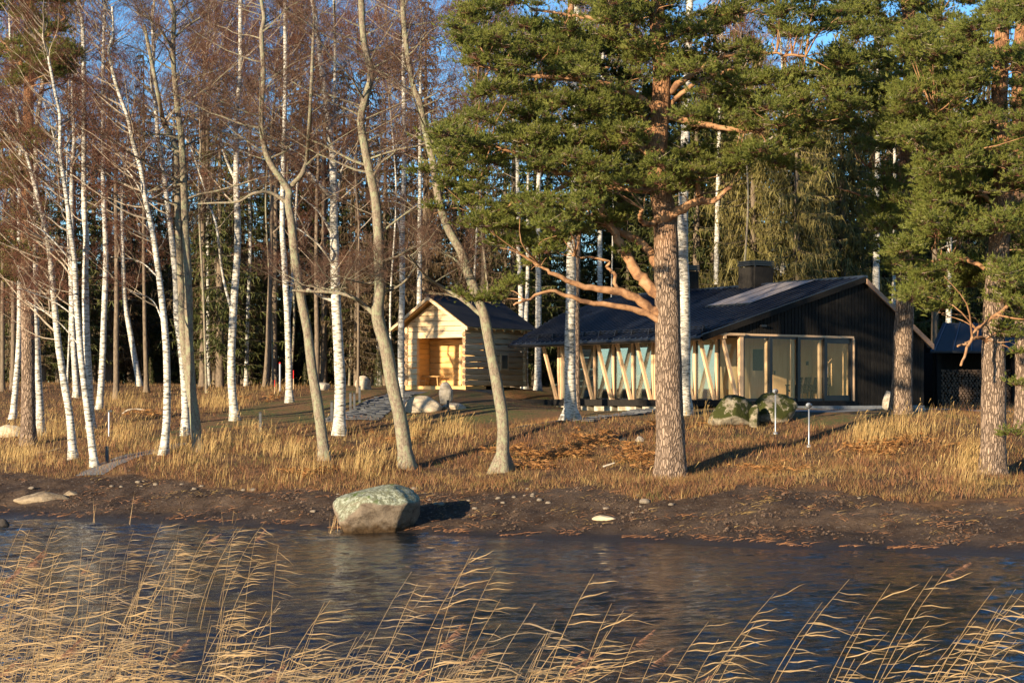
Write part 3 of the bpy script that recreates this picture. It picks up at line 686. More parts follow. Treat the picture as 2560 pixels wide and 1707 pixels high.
z0h = .16
for i in range(NL):
    z = z0h + LH*(i+.5)
    def lg(p0, p1, mat='log', t=.16, nm="log", h=LH):
        g = G(); g.add(*hewn(p0, p1, h, t)); return uu(nm, g, [M[mat]])
    of = LH*.0
    lg((W1-.08, -.16 if i % 1 == 0 else 0, z), (W1-.08, DL+.16, z)) if i < 9.6 else None
    lg((W0+.08, -.16, z), (W0+.08, DL+.16, z))
    lg((W0-.14, DL-.08, z+.0), (W1+.14, DL-.08, z)) 
    if z < 2.20: lg((W0-.02, -.02, z), (-2.74, -.02, z), t=.18)
    # inner porch walls
    if z < 2.5:
        lg((-3.18, 1.42, z), (-.18, 1.42, z), 'logback', .12)
        lg((-2.78, .14, z), (-2.78, 1.34, z), 'logback', .1) if False else None
# porch left reveal: inside face of the left wall is the outer log wall lined with planed boards
for i in range(9):
    z = z0h + .24*(i+.5); g = G(); g.add(*hewn((-3.21,.09,z),(-3.21,1.35,z),.24,.06)); uu("log", g, [M['logback']])
# front log ends standing at the two corners
for i in range(9):
    z = z0h + LH*(i+.5)
    for xx in (W1-.08, W0+.08):
        g = G(); a = np.arange(10)*2*math.pi/10
        v = [(xx+.085*math.cos(t)*(1+.1*math.sin(3*t+i)), -.19, z+.105*math.sin(t)) for t in a] + [(xx+.085*math.cos(t), -.155, z+.105*math.sin(t)) for t in a] + [(xx,-.192,z)]
        F_ = [(j,(j+1) % 10,20) for j in range(10)] + [(j,j+10,(j+1) % 10) for j in range(10)] + [((j+1) % 10,j+10,(j+1) % 10+10) for j in range(10)]
        g.add(v, F_); uu("log_end", g, [M['logend']])
# gable boards front: full width beams above opening
PKZ = 4.02; PX = -1.7
def gab_hw(z): return max(.05, (PKZ-.12-z)/.64)
zz = 2.27; k = 0
hs = [.30,.21,.24,.24,.24,.24,.2]
for h in hs:
    a = gab_hw(zz); b = gab_hw(zz+h-.012)
    xa0, xa1 = max(W0-.0, PX-a), min(W1-.165, PX+a); xb0, xb1 = max(W0, PX-b), min(W1-.165, PX+b)
    g = G(); y0, y1 = -.10+.012*(k % 2), .04
    g.hexa([(xa0,y0,zz),(xa1,y0,zz),(xa0,y1,zz),(xa1,y1,zz),(xb0,y0,zz+h-.022),(xb1,y0,zz+h-.022),(xb0,y1,zz+h-.022),(xb1,y1,zz+h-.022)])
    uu("log", g, [M['log']]); zz += h; k += 1
g = G(); g.hexa([(W0,DL-.1,2.7),(W1,DL-.1,2.7),(W0,DL,2.7),(W1,DL,2.7),(PX-.03,DL-.1,PKZ-.15),(PX+.03,DL-.1,PKZ-.15),(PX-.03,DL,PKZ-.15),(PX+.03,DL,PKZ-.15)]); uu("gable", g, [M['log']])
g = G(); g.box(-3.15,-.02,-.06,1.36,z0h-.14,z0h-.01); g.box(-3.38,-.02,-.12,-.062,z0h-.16,z0h-.0); uu("porch_floor", g, [M['logback']])
g = G(); g.box(W0-.02,W1+.02,-.04,DL+.02,-.4,z0h-.165); uu("foundation", g, [M['concrete']])
g = G(); g.box(-3.2,-.1,.1,1.36,2.5,2.55); uu("porch_ceiling", g, [M['logback']])
# door on the back wall of the porch
g = G(); g.box(-1.35,-.5,1.30,1.345,.25,2.0); dr = uu("door", g, [M['logback']], label="narrow planed pine door in the porch")
for b in ((-1.43,-1.355,1.27,1.345,.2,2.08),(-.495,-.42,1.27,1.345,.2,2.08),(-1.355,-.495,1.27,1.345,2.005,2.08)): g = G(); g.box(*b); uu("door_frame", g, [M['log']])
g = G(); g.box(-1.25,-1.22,1.22,1.30,1.0,1.5); uu("handle", g, [M['chair']], parent=dr)
g = G(); g.box(-1.05,-.6,1.28,1.299,1.72,1.75); uu("hinge", g, [M['frame']], parent=dr); g = G(); g.box(-1.0,-.6,1.28,1.299,.45,.48); uu("hinge", g, [M['frame']], parent=dr)
g = G(); v, f = tube([(-.75,1.3,2.18),(-.75,1.2,2.18)],.05,8); g.add(v, f); uu("porch_lamp", g, [M['steel']])
# window in the side wall
wx = .012
g = G(); g.box(wx-.02,wx+.05,2.35,2.95,.85,1.62); fr = uu("window_frame", g, [M['log']])
g = G(); g.box(wx+.051,wx+.058,2.44,2.86,.94,1.53); uu("pane", g, [M['lamphead']], parent=fr)
# roof: two corrugated planes, rafters and barge boards
def rz_(x): return PKZ+.06 - .64*abs(x-PX)
for s in (-1, 1):
    xe = PX + s*2.18
    g = G(); n = 90; yy = np.linspace(-.62, DL+.42, n); zc = .018*np.cos(np.arange(n)*math.pi*.5*2)
    V_ = []
    for x_ in (PX, xe):
        for y_, c_ in zip(yy, zc): V_.append((x_, y_, rz_(x_)+c_+.02))
    F_ = []
    for j in range(n-1): F_ += [(j,j+1,n+j+1),(j,n+j+1,n+j)]
    g.add(V_, F_ if s > 0 else [f[::-1] for f in F_])
    g.hexa([(PX,-.6,rz_(PX)-.03),(xe-s*.02,-.6,rz_(xe)-.03),(PX,DL+.4,rz_(PX)-.03),(xe-s*.02,DL+.4,rz_(xe)-.03),(PX,-.6,rz_(PX)-.002),(xe-s*.02,-.6,rz_(xe)-.002),(PX,DL+.4,rz_(PX)-.002),(xe-s*.02,DL+.4,rz_(xe)-.002)], 1)
    uu("roof", g, [M['hutroof'], M['logback']], label="black corrugated roof slope" )
    for y_ in np.arange(-.5, DL+.4, .66):
        g = G(); g.hexa([(PX+s*.02,y_-.035,rz_(PX)-.17),(xe-s*.05,y_-.035,rz_(xe)-.13),(PX+s*.02,y_+.035,rz_(PX)-.17),(xe-s*.05,y_+.035,rz_(xe)-.13),(PX+s*.02,y_-.035,rz_(PX)-.035),(xe-s*.05,y_-.035,rz_(xe)-.02),(PX+s*.02,y_+.035,rz_(PX)-.035),(xe-s*.05,y_+.035,rz_(xe)-.02)])
        uu("rafter", g, [M['logback']])
    g = G(); g.hexa([(PX,-.66,rz_(PX)-.16),(xe,-.66,rz_(xe)-.14),(PX,-.625,rz_(PX)-.16),(xe,-.625,rz_(xe)-.14),(PX,-.66,rz_(PX)-.01),(xe,-.66,rz_(xe)+.0),(PX,-.625,rz_(PX)-.01),(xe,-.625,rz_(xe)+.0)]); uu("barge_board", g, [M['log']])
g = G(); g.box(PX-.1,PX+.1,-.63,DL+.43,PKZ+.03,PKZ+.12); uu("ridge_cap", g, [M['hutroof']])
# bench inside
def hutw(x, y, z=0):
    c, s = math.cos(HH), math.sin(HH); return (-1.925+c*x-s*y, 74.0+s*x+c*y, HB+z)
bn = thing("bench", "small planed pine bench in the left corner of the hut porch", "bench", hutw(-2.55,.85,z0h-.01), HH)
g = G(); g.box(-.55,.45,-.16,.16,.42,.47); link("seat", g.mesh("seat",[M['logback']]), bn)
for x_ in (-.42,.3): 
    for y_ in (-.1,.1): g = G(); g.add(*tube([(x_*.9,y_,.42),(x_*1.1,y_*1.3,0)],.022,6)); link("leg", g.mesh("leg",[M['logback']]), bn)

# ------------------------------------------------------------------ firewood shed at the far right
SO = at(2150, 925, 72); SO[2] = gz(SO[0], SO[1])
shed = thing("firewood_shed", "black open firewood shed with a dark metal roof at the right edge", "shed", SO, rad(8))
def sh(name, g, mats, **kw): return link(name, g.mesh(name, mats), shed, **kw)
for x_ in (.05, 3.4, 6.6): g = G(); g.box(x_,x_+.18,0,.18,-.2,2.35); sh("post", g, [M['black']])
g = G(); g.hexa([(-.5,-.6,2.25),(7.5,-.6,2.25),(1.2,2.2,3.55),(7.5,2.2,3.55),(-.5,-.6,2.33),(7.5,-.6,2.33),(1.2,2.2,3.63),(7.5,2.2,3.63)]); rf = sh("roof", g, [M['hutroof']])
for k in range(9):
    x_ = -.3+k*.8; x2 = 1.2 + (x_+.5)/8*6.3
    g = G(); g.hexa([(x_-.02,-.6,2.33),(x_+.02,-.6,2.33),(x2-.02,2.2,3.63),(x2+.02,2.2,3.63),(x_-.02,-.6,2.38),(x_+.02,-.6,2.38),(x2-.02,2.2,3.68),(x2+.02,2.2,3.68)]); link("seam", g.mesh("seam",[M['roof']]), rf)
g = G(); g.box(0,7,2.3,2.42,-.2,2.6); g.box(-.02,.1,.3,2.3,-.2,2.3); g.box(6.9,7,.2,2.3,-.2,2.3); sh("wall", g, [M['black']])
g = G(); rr = np.random.default_rng(5)
for iz in range(15):
    for ix in range(40):
        x_ = .42+ix*.155+rr.normal(0,.012)+(iz % 2)*.06; z_ = .05+iz*.105; r_ = rr.uniform(.045,.07); a = np.arange(6)*math.pi/3+rr.uniform(0,1); dy = rr.uniform(0,.06)
        v = [(x_+r_*math.cos(t),.35+dy,z_+r_*math.sin(t)) for t in a]+[(x_+r_*math.cos(t),.8,z_+r_*math.sin(t)) for t in a]
        f = [(0,i,i+1) for i in range(1,5)]+[(i,i+6,(i+1)%6) for i in range(6)]+[((i+1)%6,i+6,(i+1)%6+6) for i in range(6)]
        g.add(v, f)
M['firewood'] = pmat("firewood", [(.3,(.06,.04,.028)),(.7,(.17,.11,.075))], .9, 12)
fw = link("firewood", g.mesh("firewood",[M['firewood']]), shed); fw['kind'] = 'stuff'

# ------------------------------------------------------------------ rocks
def rock(name, label, cat, x, y, D, wx, wy, hz, mat, seed, flat=.35, rz=0, sink=.12, group=None, detail=4, facets=11):
    rr = np.random.default_rng(seed)
    bm_ = ico(detail)
    v, f = bm_; v = v.copy()
    # angular facets: clip against random planes
    for _ in range(facets):
        n = rr.normal(size=3); n /= np.linalg.norm(n); d = rr.uniform(.62,.92)
        t = v @ n; over = np.maximum(t-d, 0); v -= over[:,None]*n*.85
    nz = vnoise(v[:,0]*2+seed, v[:,1]*2+v[:,2]*1.7, .7, 4, seed % 50)[:,None]
    v *= 1+.06*nz
    nz = vnoise(v[:,0]*5+seed, v[:,1]*4-v[:,2]*5, .5, 4, seed % 37)[:,None]; v *= 1+.025*nz
    v = v/np.abs(v).max(0)
    v[:,2] = np.where(v[:,2] < -flat, -flat+(v[:,2]+flat)*.3, v[:,2])
    v *= np.array([wx/2, wy/2, hz/(1+flat)])
    v = v @ rotz(rz).T
    v[:,2] -= v[:,2].min()
    p = at(x, y, D); zb = gz(p[0], p[1]) if D is not None else 0
    me = tri_mesh(name, v, f, np.zeros(len(f)), [mat], True)
    return link(name, me, None, (p[0], p[1], zb-sink), label=label, category=cat, group=group)
_ico = {}
def ico(n):
    if n in _ico: return _ico[n]
    import bmesh
    b = bmesh.new(); bmesh.ops.create_icosphere(b, subdivisions=n, radius=1); b.verts.ensure_lookup_table()
    v = np.array([x.co[:] for x in b.verts]); f = np.array([[q.index for q in p.verts] for p in b.faces]); b.free()
    _ico[n] = (v, f); return v, f

def shore_boulder():
    v, f = ico(5); v = v.copy()
    # super-ellipsoid with sheared top
    s = np.sign(v)*np.abs(v)**.62; v = s/np.linalg.norm(s, axis=1)[:,None]**.35
    v = v/np.abs(v).max(0)
    for n, d in (((-.75,-.5,.45),.80),((.2,-.9,-.35),.82),((-.30,-.12,.95),.78),((.8,-.4,-.3),.86),((.72,-.3,.6),.95),((-.9,0,-.3),.8),((.3,-.75,.6),.95)):
        n = np.array(n); n = n/np.linalg.norm(n); t = v @ n; v -= np.maximum(t-d, 0)[:,None]*n*.85
    v *= 1+.05*vnoise(v[:,0]*2, v[:,2]*2+v[:,1], .7, 4, 8)[:,None] + .02*vnoise(v[:,0]*6, v[:,2]*6+v[:,1]*5, .6, 4, 9)[:,None]
    v = v/np.abs(v).max(0)
    v *= np.array([1.09, .85, .66]); v[:,2] += .06*v[:,0]+.0
    v[:,2] -= v[:,2].min()
    return v, f
v, f = shore_boulder()
p = at(862, 1225, 41.6)
link("boulder", tri_mesh("boulder", v, f, np.zeros(len(f)), [M['boulder']], True), None, (p[0], p[1], -.17), label="large granite boulder with green lichen on top at the waterline", category="boulder")
rock("boulder", "big mossy boulder with pale bare patches in front of the house corner", "boulder", 1682, 985, 57.4, 1.8, 1.5, 1.0, M['mossrock'], 21, rz=.3)
rock("boulder", "dark mossy boulder right of the split, behind the tall lamp", "boulder", 1775, 982, 58.1, 1.75, 1.4, .98, M['mossrock'], 33, rz=-.2)
rock("boulder", "narrow mossy wedge of rock between the two mossy boulders", "boulder", 1733, 984, 57.0, .42, .5, .80, M['mossrock'], 41, rz=.2)
rock("standing_stone", "rounded upright grey stone on the lawn before the hut", "stone", 1023, 927, 66.5, .60, .45, .88, M['rock'], 52, flat=.7, sink=.05, facets=2)
rock("rock", "long low pale rock left of the standing stone", "rock", 970, 940, 64.5, 1.5, 1.0, .62, M['palerock'], 61)
rock("rock", "flat pale rock at the foot of the standing stone", "rock", 1042, 936, 65, .95, .7, .32, M['palerock'], 62)
rock("rock", "long flat tan rock at the left edge of the muddy shore", "rock", 100, 1124, 48.5, 1.7, .7, .36, M['tanrock'], 71, sink=.14)
rock("rock", "small smooth tan rock right of the long flat shore rock", "rock", 165, 1119, 49, .7, .4, .2, M['tanrock'], 72)
rock("rock", "dark wet rock at the water's edge cut by the left frame edge", "rock", 2, 1196, 43.6, .8, .7, .52, rockmat("wet_rock",(.03,.025,.02),(.07,.055,.045)), 73)
rock("rock", "pale broad rock beside the leftmost pine trunk", "rock", 25, 1000, 64, 1.2, .8, .5, M['palerock'], 74)
rock("rock", "grey stone half hidden behind the right hand lichen pine", "rock", 2040, 946, 60, .42, .4, .62, M['rock'], 75, sink=.0)
rock("rock", "low grey rock just right of the lichen pine trunk", "rock", 2108, 944, 58, .55, .4, .30, M['rock'], 76)
rock("rock", "grey rounded rock at the forest edge left of the hut", "rock", 742, 893, 88, .75, .6, .5, M['rock'], 77)
rock("rock", "pale pointed rock behind the dark thin trunk left of the hut", "rock", 835, 890, 88, .9, .6, .75, M['palerock'], 78)
rock("rock", "small dark rock among ferns left of the big pine", "rock", 1434, 993, 53, .35, .3, .22, rockmat("dark_rock",(.04,.035,.03),(.1,.09,.08)), 79)
rock("rock", "small rock with white lichen left of the big pine", "rock", 1468, 992, 53, .32, .3, .24, M['rock'], 80)
rock("flat_stone", "flat cream slab lying on the mud left of the big pine", "stone", 1389, 1160, 41.2, .62, .35, .12, pmat("cream_slab", [(.3,(.45,.34,.20)),(.7,(.60,.47,.30))], .9, 5, bmp=.4), 81, sink=.03)
GRP = "small pale stones scattered on the mud below the grass"
for k in range(52):
    if k < 30: x = R.choice([R.normal(430,110), R.normal(1200,60), R.normal(1480,60), R.uniform(0,2352)])
    else: x = R.uniform(300,1300)
    x = float(np.clip(x, 5, 2345)); yy_ = np.interp(x, [0,300,500,1176,1500,1950,2352],[1092,1105,1120,1142,1152,1150,1175]) + R.normal(6,16)
    D = dist_for(x, yy_, 44)
    s_ = R.uniform(.04,.13)*(1.5 if R.random() < .15 else 1)
    rock("small_stone", "small pale stone lying on the mud below the grass edge", "stone", x, yy_, D, s_*1.5, s_, s_*.6, M['pebble'], 200+k, group=GRP, detail=2, sink=.02)

# ------------------------------------------------------------------ posts, lamps and markers
def put(x, D):
    X = (x-CX)/FD*D; return np.array([X, D, gz(X, D)])
def lamp(x, y, h, label, D0, D):
    p = put(x, D)
    t = thing("garden_lamp", label, "lamp", p)
    g = G(); g.add(*tube([(0,0,-.1),(0,0,h-.14)],.023,12)); link("pole", g.mesh("pole",[M['steel']],True), t)
    g = G(); g.add(*tube([(0,0,-.02),(0,0,.05)],.075,14)); link("base", g.mesh("base",[M['steel']],True), t)
    g = G(); g.add(*tube([(0,0,h-.16),(0,0,h-.09)],.022,10)); link("neck", g.mesh("neck",[M['frame']],True), t)
    v, f = ico(3); g = G(); g.add(v*np.array([.092,.092,.085])+np.array([0,0,h-.03]), f); hd = link("lamp_head", g.mesh("lamp_head",[M['lamphead']],True), t)
    g = G(); a = np.arange(16)*2*math.pi/16
    g.add([( .075*math.cos(q)-.03, -.075+0*q, h-.02+.065*math.sin(q)) for q in a]+[(-.03,-.085,h-.02)], [(i,(i+1)%16,16) for i in range(16)]); link("lens", g.mesh("lens",[M['steel']]), hd)
lamp(1781, 982, 1.42, "tall silver garden lamp standing before the mossy boulders", 54, 55.6)
lamp(1858, 1012, 1.28, "silver garden lamp nearer the shore, right of the mossy boulders", 52, 51.2)
def bollard(x, y, h, label, D0):
    D = dist_for(x, y, D0); p = put(x, D)
    t = thing("bollard", label, "bollard", p, group="dark path bollards")
    g = G(); g.box(-.045,.045,-.045,.045,-.1,h-.06); link("post", g.mesh("post",[M['bollard']]), t)
    g = G(); g.box(-.048,.048,-.048,.048,h-.05,h); g.box(-.035,.035,-.035,.035,h-.06,h-.05); link("cap", g.mesh("cap",[M['frame']]), t)
for x, y, h, l, D0 in [(246,1063,.52,"dark bollard beside the gravel path by the two leaning white birches",53),
        (598,992,.72,"dark bollard left of the leaning grey alder in front",62),
        (762,968,.75,"dark bollard just left of the thick spotted birch",66),
        (424,1003,.35,"low bollard half hidden behind the white birch by the twin alder",60),
        (805,945,.80,"second bollard along the flagstone path beside the spotted birch",68),
        (814,938,.65,"third bollard along the flagstone path beside the spotted birch",70),
        (826,924,.70,"last bollard before the hut, at the top of the flagstone path",74),
        (1029,944,.42,"short dark bollard in front of the standing stone",63)]: bollard(x, y, h, l, D0)
t = thing("garden_lamp", "white pole lamp with a small dark head among birches at left", "lamp", put(250, dist_for(250,1005,61)))
g = G(); g.add(*tube([(0,0,-.1),(0,0,.85)],.022,10)); link("pole", g.mesh("pole",[pmat("white_paint",[(.7,.7,.72)],.5)],True), t)
g = G(); g.box(-.03,.12,-.05,.05,.86,.93); link("lamp_head", g.mesh("lamp_head",[M['frame']]), t)
def marker(x, y0, y1, D, r, label, red_from, mat='grey_plastic'):
    p = at(x, y0, D); p[2] = gz(p[0], p[1]); h = CAMZ+(HY-y1)/FD*D - p[2]
    t = thing("marker_pole", label, "pole", p)
    g = G(); g.add(*tube([(0,0,-.1),(0,0,h*red_from)],r,10)); link("pole", g.mesh("pole",[M[mat]],True), t)
    g = G(); g.add(*tube([(0,0,h*red_from+.002),(0,0,h)],r*1.05,10)); link("tip", g.mesh("tip",[M['red']],True), t)
marker(643, 893, 832, 88, .045, "tall grey marker pole with a red tip at the forest edge", .95)
marker(674, 888, 850, 90, .018, "thin stick with red top right of the grey marker pole", .55, 'log')
marker(631, 905, 872, 86, .014, "thin red stick left of the grey marker pole", .5, 'log')
marker(913, 915, 860, 76, .014, "thin red stick just left of the log hut", .3, 'log')

# paths ------------------------------------------------------------------
def path(name, pts, D0s, wid, mat):
    """draped strip: photo points of the centre line"""
    P = []
    for (x, y), D0 in zip(pts, D0s): D = dist_for(x, y, D0); P.append(((x-CX)/FD*D, D))
    P = smoothline(np.array([(a, b, 0) for a, b in P]), 60)[:, :2]
    T = np.gradient(P, axis=0); T /= np.linalg.norm(T, axis=1)[:, None]; N = np.stack([-T[:,1], T[:,0]], 1)
    V = []; k = 9
    for j in range(k):
        s = (j/(k-1)-.5)*wid*(1+.06*vnoise(P[:,0], P[:,1], .5, 2, 6)); Q = P+N*s[:,None]; V.append(np.c_[Q, gh(Q[:,0], Q[:,1])+.018+.012*(1-abs(j/(k-1)-.5)*2)])
    V = np.stack(V, 1).reshape(-1, 3); n = len(P)
    i = (np.arange(n-1)[:,None]*k+np.arange(k-1)[None]).ravel()
    F = np.concatenate([np.stack([i,i+k,i+k+1],-1), np.stack([i,i+k+1,i+1],-1)])
    o = link(name, tri_mesh(name, V, F, np.zeros(len(F)), [mat], True), kind='structure')
    return P, N, o
M['gravel'] = pmat("grey_gravel", [(.3,(.10,.095,.09)),(.7,(.24,.23,.215))], .95, 22, (1,1,1), 4, .8, .02)
path("gravel_path", [(205,1092),(245,1070),(300,1050),(355,1040),(400,1018)], [50,52,54,56,59], .9, M['gravel'])
P1_, N1_, o1_ = path("flagstone_path", [(800,968),(840,945),(880,925),(915,908),(955,899)], [64,67,70,72,73.2], 2.3, M['slate'])
P2_, N2_, o2_ = path("flagstone_path", [(1330,968),(1400,955),(1470,945),(1530,938)], [56.5,58,60,61.5], 1.0, M['slate'])
path("flagstone_path", [(1180,985),(1240,975),(1290,970)], [57,58,58], .5, M['slate'])
path("gravel_path", [(1750,945),(1850,943),(1960,943),(2080,940),(2300,948)], [61.5,62,62.5,63,63], 1.3, M['gravel'])
pv = G(); pv.box(-.5,.5,-.5,.5,-.5,.5); pvm = pv.mesh("paver", [M['slate']])
for P, N, o, wid, nr in ((P1_, N1_, o1_, 2.2, 5), (P2_, N2_, o2_, .95, 2)):
    L = np.r_[0, np.cumsum(np.linalg.norm(np.diff(P, axis=0), axis=1))]; s = .2; row = 0
    while s < L[-1]-.2:
        ln = .42; c = np.array([np.interp(s, L, P[:,0]), np.interp(s, L, P[:,1])]); n = np.array([np.interp(s, L, N[:,0]), np.interp(s, L, N[:,1])])
        off = (row % 2)*.5
        for j in range(nr):
            q = c + n*((j+.5+off*.4)/nr-.54)*wid
            q3 = (q[0], q[1], gz(*q)+.024)
            a = link("paver", pvm, o, q3); a.scale = (ln*.93, wid/nr*.93, .03); a.rotation_euler = (R.normal(0,.02), R.normal(0,.02), math.atan2(-n[0], n[1])+R.normal(0,.04))
        s += ln; row += 1

# driftwood
def logobj(name, label, pts, D, r, mat, cat="branch"):
    P = np.array([at(x, y, D) for x, y in pts]); P[:,2] = np.maximum(P[:,2], gh(P[:,0], P[:,1])+r*.6)
    o = P[0].copy(); g = G(); Q = smoothline(P-o, 14); g.add(*tube(Q, np.linspace(r, r*.5, 14), 8, .12)); 
    return link(name, g.mesh(name, [mat], True), None, o, label=label, category=cat)
M['driftwood'] = pmat("bleached_wood", [(.3,(.25,.20,.14)),(.7,(.48,.41,.32))], .9, 6)
logobj("driftwood", "bleached curved branch lying in the grass among the left birches", [(282,950),(295,941),(315,939),(338,942)], 70, .05, M['driftwood'])
logobj("fallen_branch", "pale stick lying on the fern slope left of the big pine", [(1385,1071),(1400,1066),(1412,1062)], 47.5, .03, M['driftwood'])
logobj("fallen_branch", "thin dark branch lying in front of the leftmost pine", [(82,1040),(110,1036),(138,1028)], 57, .03, M['spruce_bark'])

# ------------------------------------------------------------------ trees: shared branches
def twig_branch(seed, L=3.2, dens=1.0, curve=.5, leader='birch'):
    """one bare branch along +x, tips bending up (+z): limb, side branches, twigs"""
    rr = np.random.default_rng(seed); g = G()
    n = 9; t = np.linspace(0, 1, n); P = np.zeros((n, 3)); P[:,0] = t*L; P[:,2] = curve*L*.35*t**1.6
    P[:,1:] += np.cumsum(rr.normal(0, .045*L/3, (n, 2)), 0)*np.array([1., .7]); P[0] = 0
    g.add(*tube(P, np.linspace(.030, .006, n)*(L/3.2), 4, rng=rr), mat=0)
    S0 = []; S1 = []; W = []; mats = []
    nb = int(20*dens)
    for k in range(nb):
        u = rr.uniform(.12, 1.0)**.85; i = min(int(u*(n-1)), n-2); p = P[i] + (P[i+1]-P[i])*(u*(n-1)-i)
        d = (P[i+1]-P[i]); d /= np.linalg.norm(d); q = rr.normal(size=3); q -= (q@d)*d; q /= np.linalg.norm(q)
        dd = d*.75 + q*.75 + np.array([0,0,.18]); dd /= np.linalg.norm(dd)
        l = L*rr.uniform(.18, .38)*(1.15-u*.6)
        m = 5; Q = p + dd*np.linspace(0, l, m)[:,None] + np.cumsum(rr.normal(0, .035, (m, 3)), 0)*np.linspace(0,1,m)[:,None]
        for j in range(m-1): S0.append(Q[j]); S1.append(Q[j+1]+(Q[j+1]-Q[j])*.1); W.append(.020*(1-j/m)+.006)
        for _ in range(int(9*dens)):
            v_ = rr.uniform(.15, 1); j = min(int(v_*(m-1)), m-2); b = Q[j]+(Q[j+1]-Q[j])*(v_*(m-1)-j)
            q2 = rr.normal(size=3); e = dd*.6+q2*.42+np.array([0,0,.12]); e /= np.linalg.norm(e); l2 = rr.uniform(.18, .48)
            c = b+e*l2*.55; S0.append(b); S1.append(c); W.append(.010); e2 = e+rr.normal(0,.3,3); e2 /= np.linalg.norm(e2)
            S0.append(c); S1.append(c+e2*l2*.5); W.append(.008)
            for _2 in range(3):
                bb = b+e*l2*rr.uniform(.2, .9); e3 = e*.6+rr.normal(0,.5,3); e3 /= np.linalg.norm(e3)
                S0.append(bb); S1.append(bb+e3*rr.uniform(.08, .24)); W.append(.009)
    v, f = spikes(np.array(S0), np.array(S1), np.array(W), rr); g.add(v, f, 1)
    return g
BR = {}
for nm, mats in (('birch', [M['twig_pale'], M['twig']]), ('alder', [M['alder'], M['alder_twig']])):
    BR[nm] = []
    for k in range(7):
        g = twig_branch(300+k+(50 if nm == 'alder' else 0), dens=1.0 if nm == 'birch' else 1.1, curve=R.uniform(.3,.9) if nm == 'birch' else R.uniform(-.1,.7))
        BR[nm].append(g.mesh("branch", mats))

def poly_trunk(pts, D, dz=0.0, extend=None, bend=0.0):
    """photo points of a trunk at distance D -> world points, foot put on the ground; extend = metres added above"""
    P = [at(x, y, D + bend*i) for i, (x, y) in enumerate(pts)]
    P[0][2] = gz(P[0][0], P[0][1]) - .12
    if extend:
        d = P[-1]-P[-2]; d /= np.linalg.norm(d); d = d*.6 + np.array([0,0,.5]); d /= np.linalg.norm(d)
        for k in range(3): P.append(P[-1] + d*extend/3 + np.array([R.normal(0,.12), R.normal(0,.12), 0]))
    return np.array(P)

def add_branches(root, P, rad_at, kind, n, s0, rng, lmin=.5, lmax=1.25, up=.5, side=None, parts='branch'):
    """hang shared branch meshes from a stem; s0 = fraction of the stem where they start"""
    o = np.array(root.location)
    for k in range(n):
        u = s0 + (1-s0)*((k+rng.uniform(0,1))/n)**.9
        i = min(int(u*(len(P)-1)), len(P)-2); fr = u*(len(P)-1)-i; p = P[i]+(P[i+1]-P[i])*fr
        az = rng.uniform(0, 2*math.pi) if side is None else rng.normal(side, .9)
        el = rng.uniform(.25, 1.0)*up + (u-s0)*.5
        d = np.array([math.cos(az)*math.cos(el), math.sin(az)*math.cos(el), math.sin(el)])
        Mx = frame_to(d, rng.normal(0,.25)); sc = rng.uniform(lmin, lmax)*(1.1-.55*max(0,(u-s0))/(1-s0+1e-6))
        b = link(parts, BR[kind][rng.integers(0, 7)], root)
        mm = Matrix.Identity(4)
        for a in range(3):
            for c in range(3): mm[a][c] = Mx[a, c]*sc
        for a in range(3): mm[a][3] = (p-o)[a]
        b.matrix_local = mm

def tree(kind, label, pts, D, r0, cat='tree', r1=None, extend=3.0, nbr=26, s0=.35, forks=(), seg=12, group=None, seed=0, lmax=1.25, lmin=.5, up=.6, name=None, flare=1.0, bend=0.0, mat=None, side=None):
    rng = np.random.default_rng(seed*7+13)
    P = poly_trunk(pts, D, extend=extend, bend=bend)
    root = thing(name or kind, label, cat, P[0] + np.array([0,0,.12]), group=group)
    o = P[0] + np.array([0,0,.12])
    n = 44; Q = smoothline(P, n); hgt = np.linspace(0, 1, n)
    r1 = min(r1 or r0*.22, r0*.3) if extend > 0 else r1
    rr = r0 + (r1-r0)*hgt**.9
    hz = np.maximum(Q[:,2]-Q[0,2], 0)
    rr = rr*(1 + .55*flare*np.exp(-hz/.28))
    seglobes = 1 + (.16*flare*np.exp(-hz/.35))[:,None]*np.sin(np.arange(seg)[None]*2*math.pi/seg*4+seed)
    v, f = tube(Q-o, rr, seg, .055 if 'alder' in kind else .035, rng, flare=seglobes)
    mt = mat or M[kind if kind in M else 'birch']
    link("trunk", tri_mesh("trunk", v, f, np.zeros(len(f)), [mt], True), root)
    bk = 'alder' if 'alder' in kind else 'birch'
    add_branches(root, Q, None, bk, int(nbr*1.5), s0, rng, lmin, lmax, up, side)
    for fk in forks:
        fp, fr0, fr1, fn = fk[:4]; ex = fk[4] if len(fk) > 4 else 0
        A = [at(x, y, D+bend*2 + j*rng.normal(0,.25)) for j, (x, y) in enumerate(fp)]
        i = np.argmin(np.linalg.norm(Q-A[0], axis=1)); A[0] = Q[i]
        if ex:
            d = A[-1]-A[-2]; d /= np.linalg.norm(d); A.append(A[-1]+d*ex)
        A = smoothline(np.array(A), 18)
        v, f = tube(A-o, np.linspace(fr0, fr1, 18), 8, .04, rng)
        link("limb", tri_mesh("limb", v, f, np.zeros(len(f)), [mt], True), root)
        add_branches(root, A, None, bk, fn, .3, rng, lmin*.8, lmax*.75, up)
    return root

W = 'birch'; GB = "white birches at the lake edge"
M['birch_tree'] = M['birch']; M['alder_tree'] = M['alder']
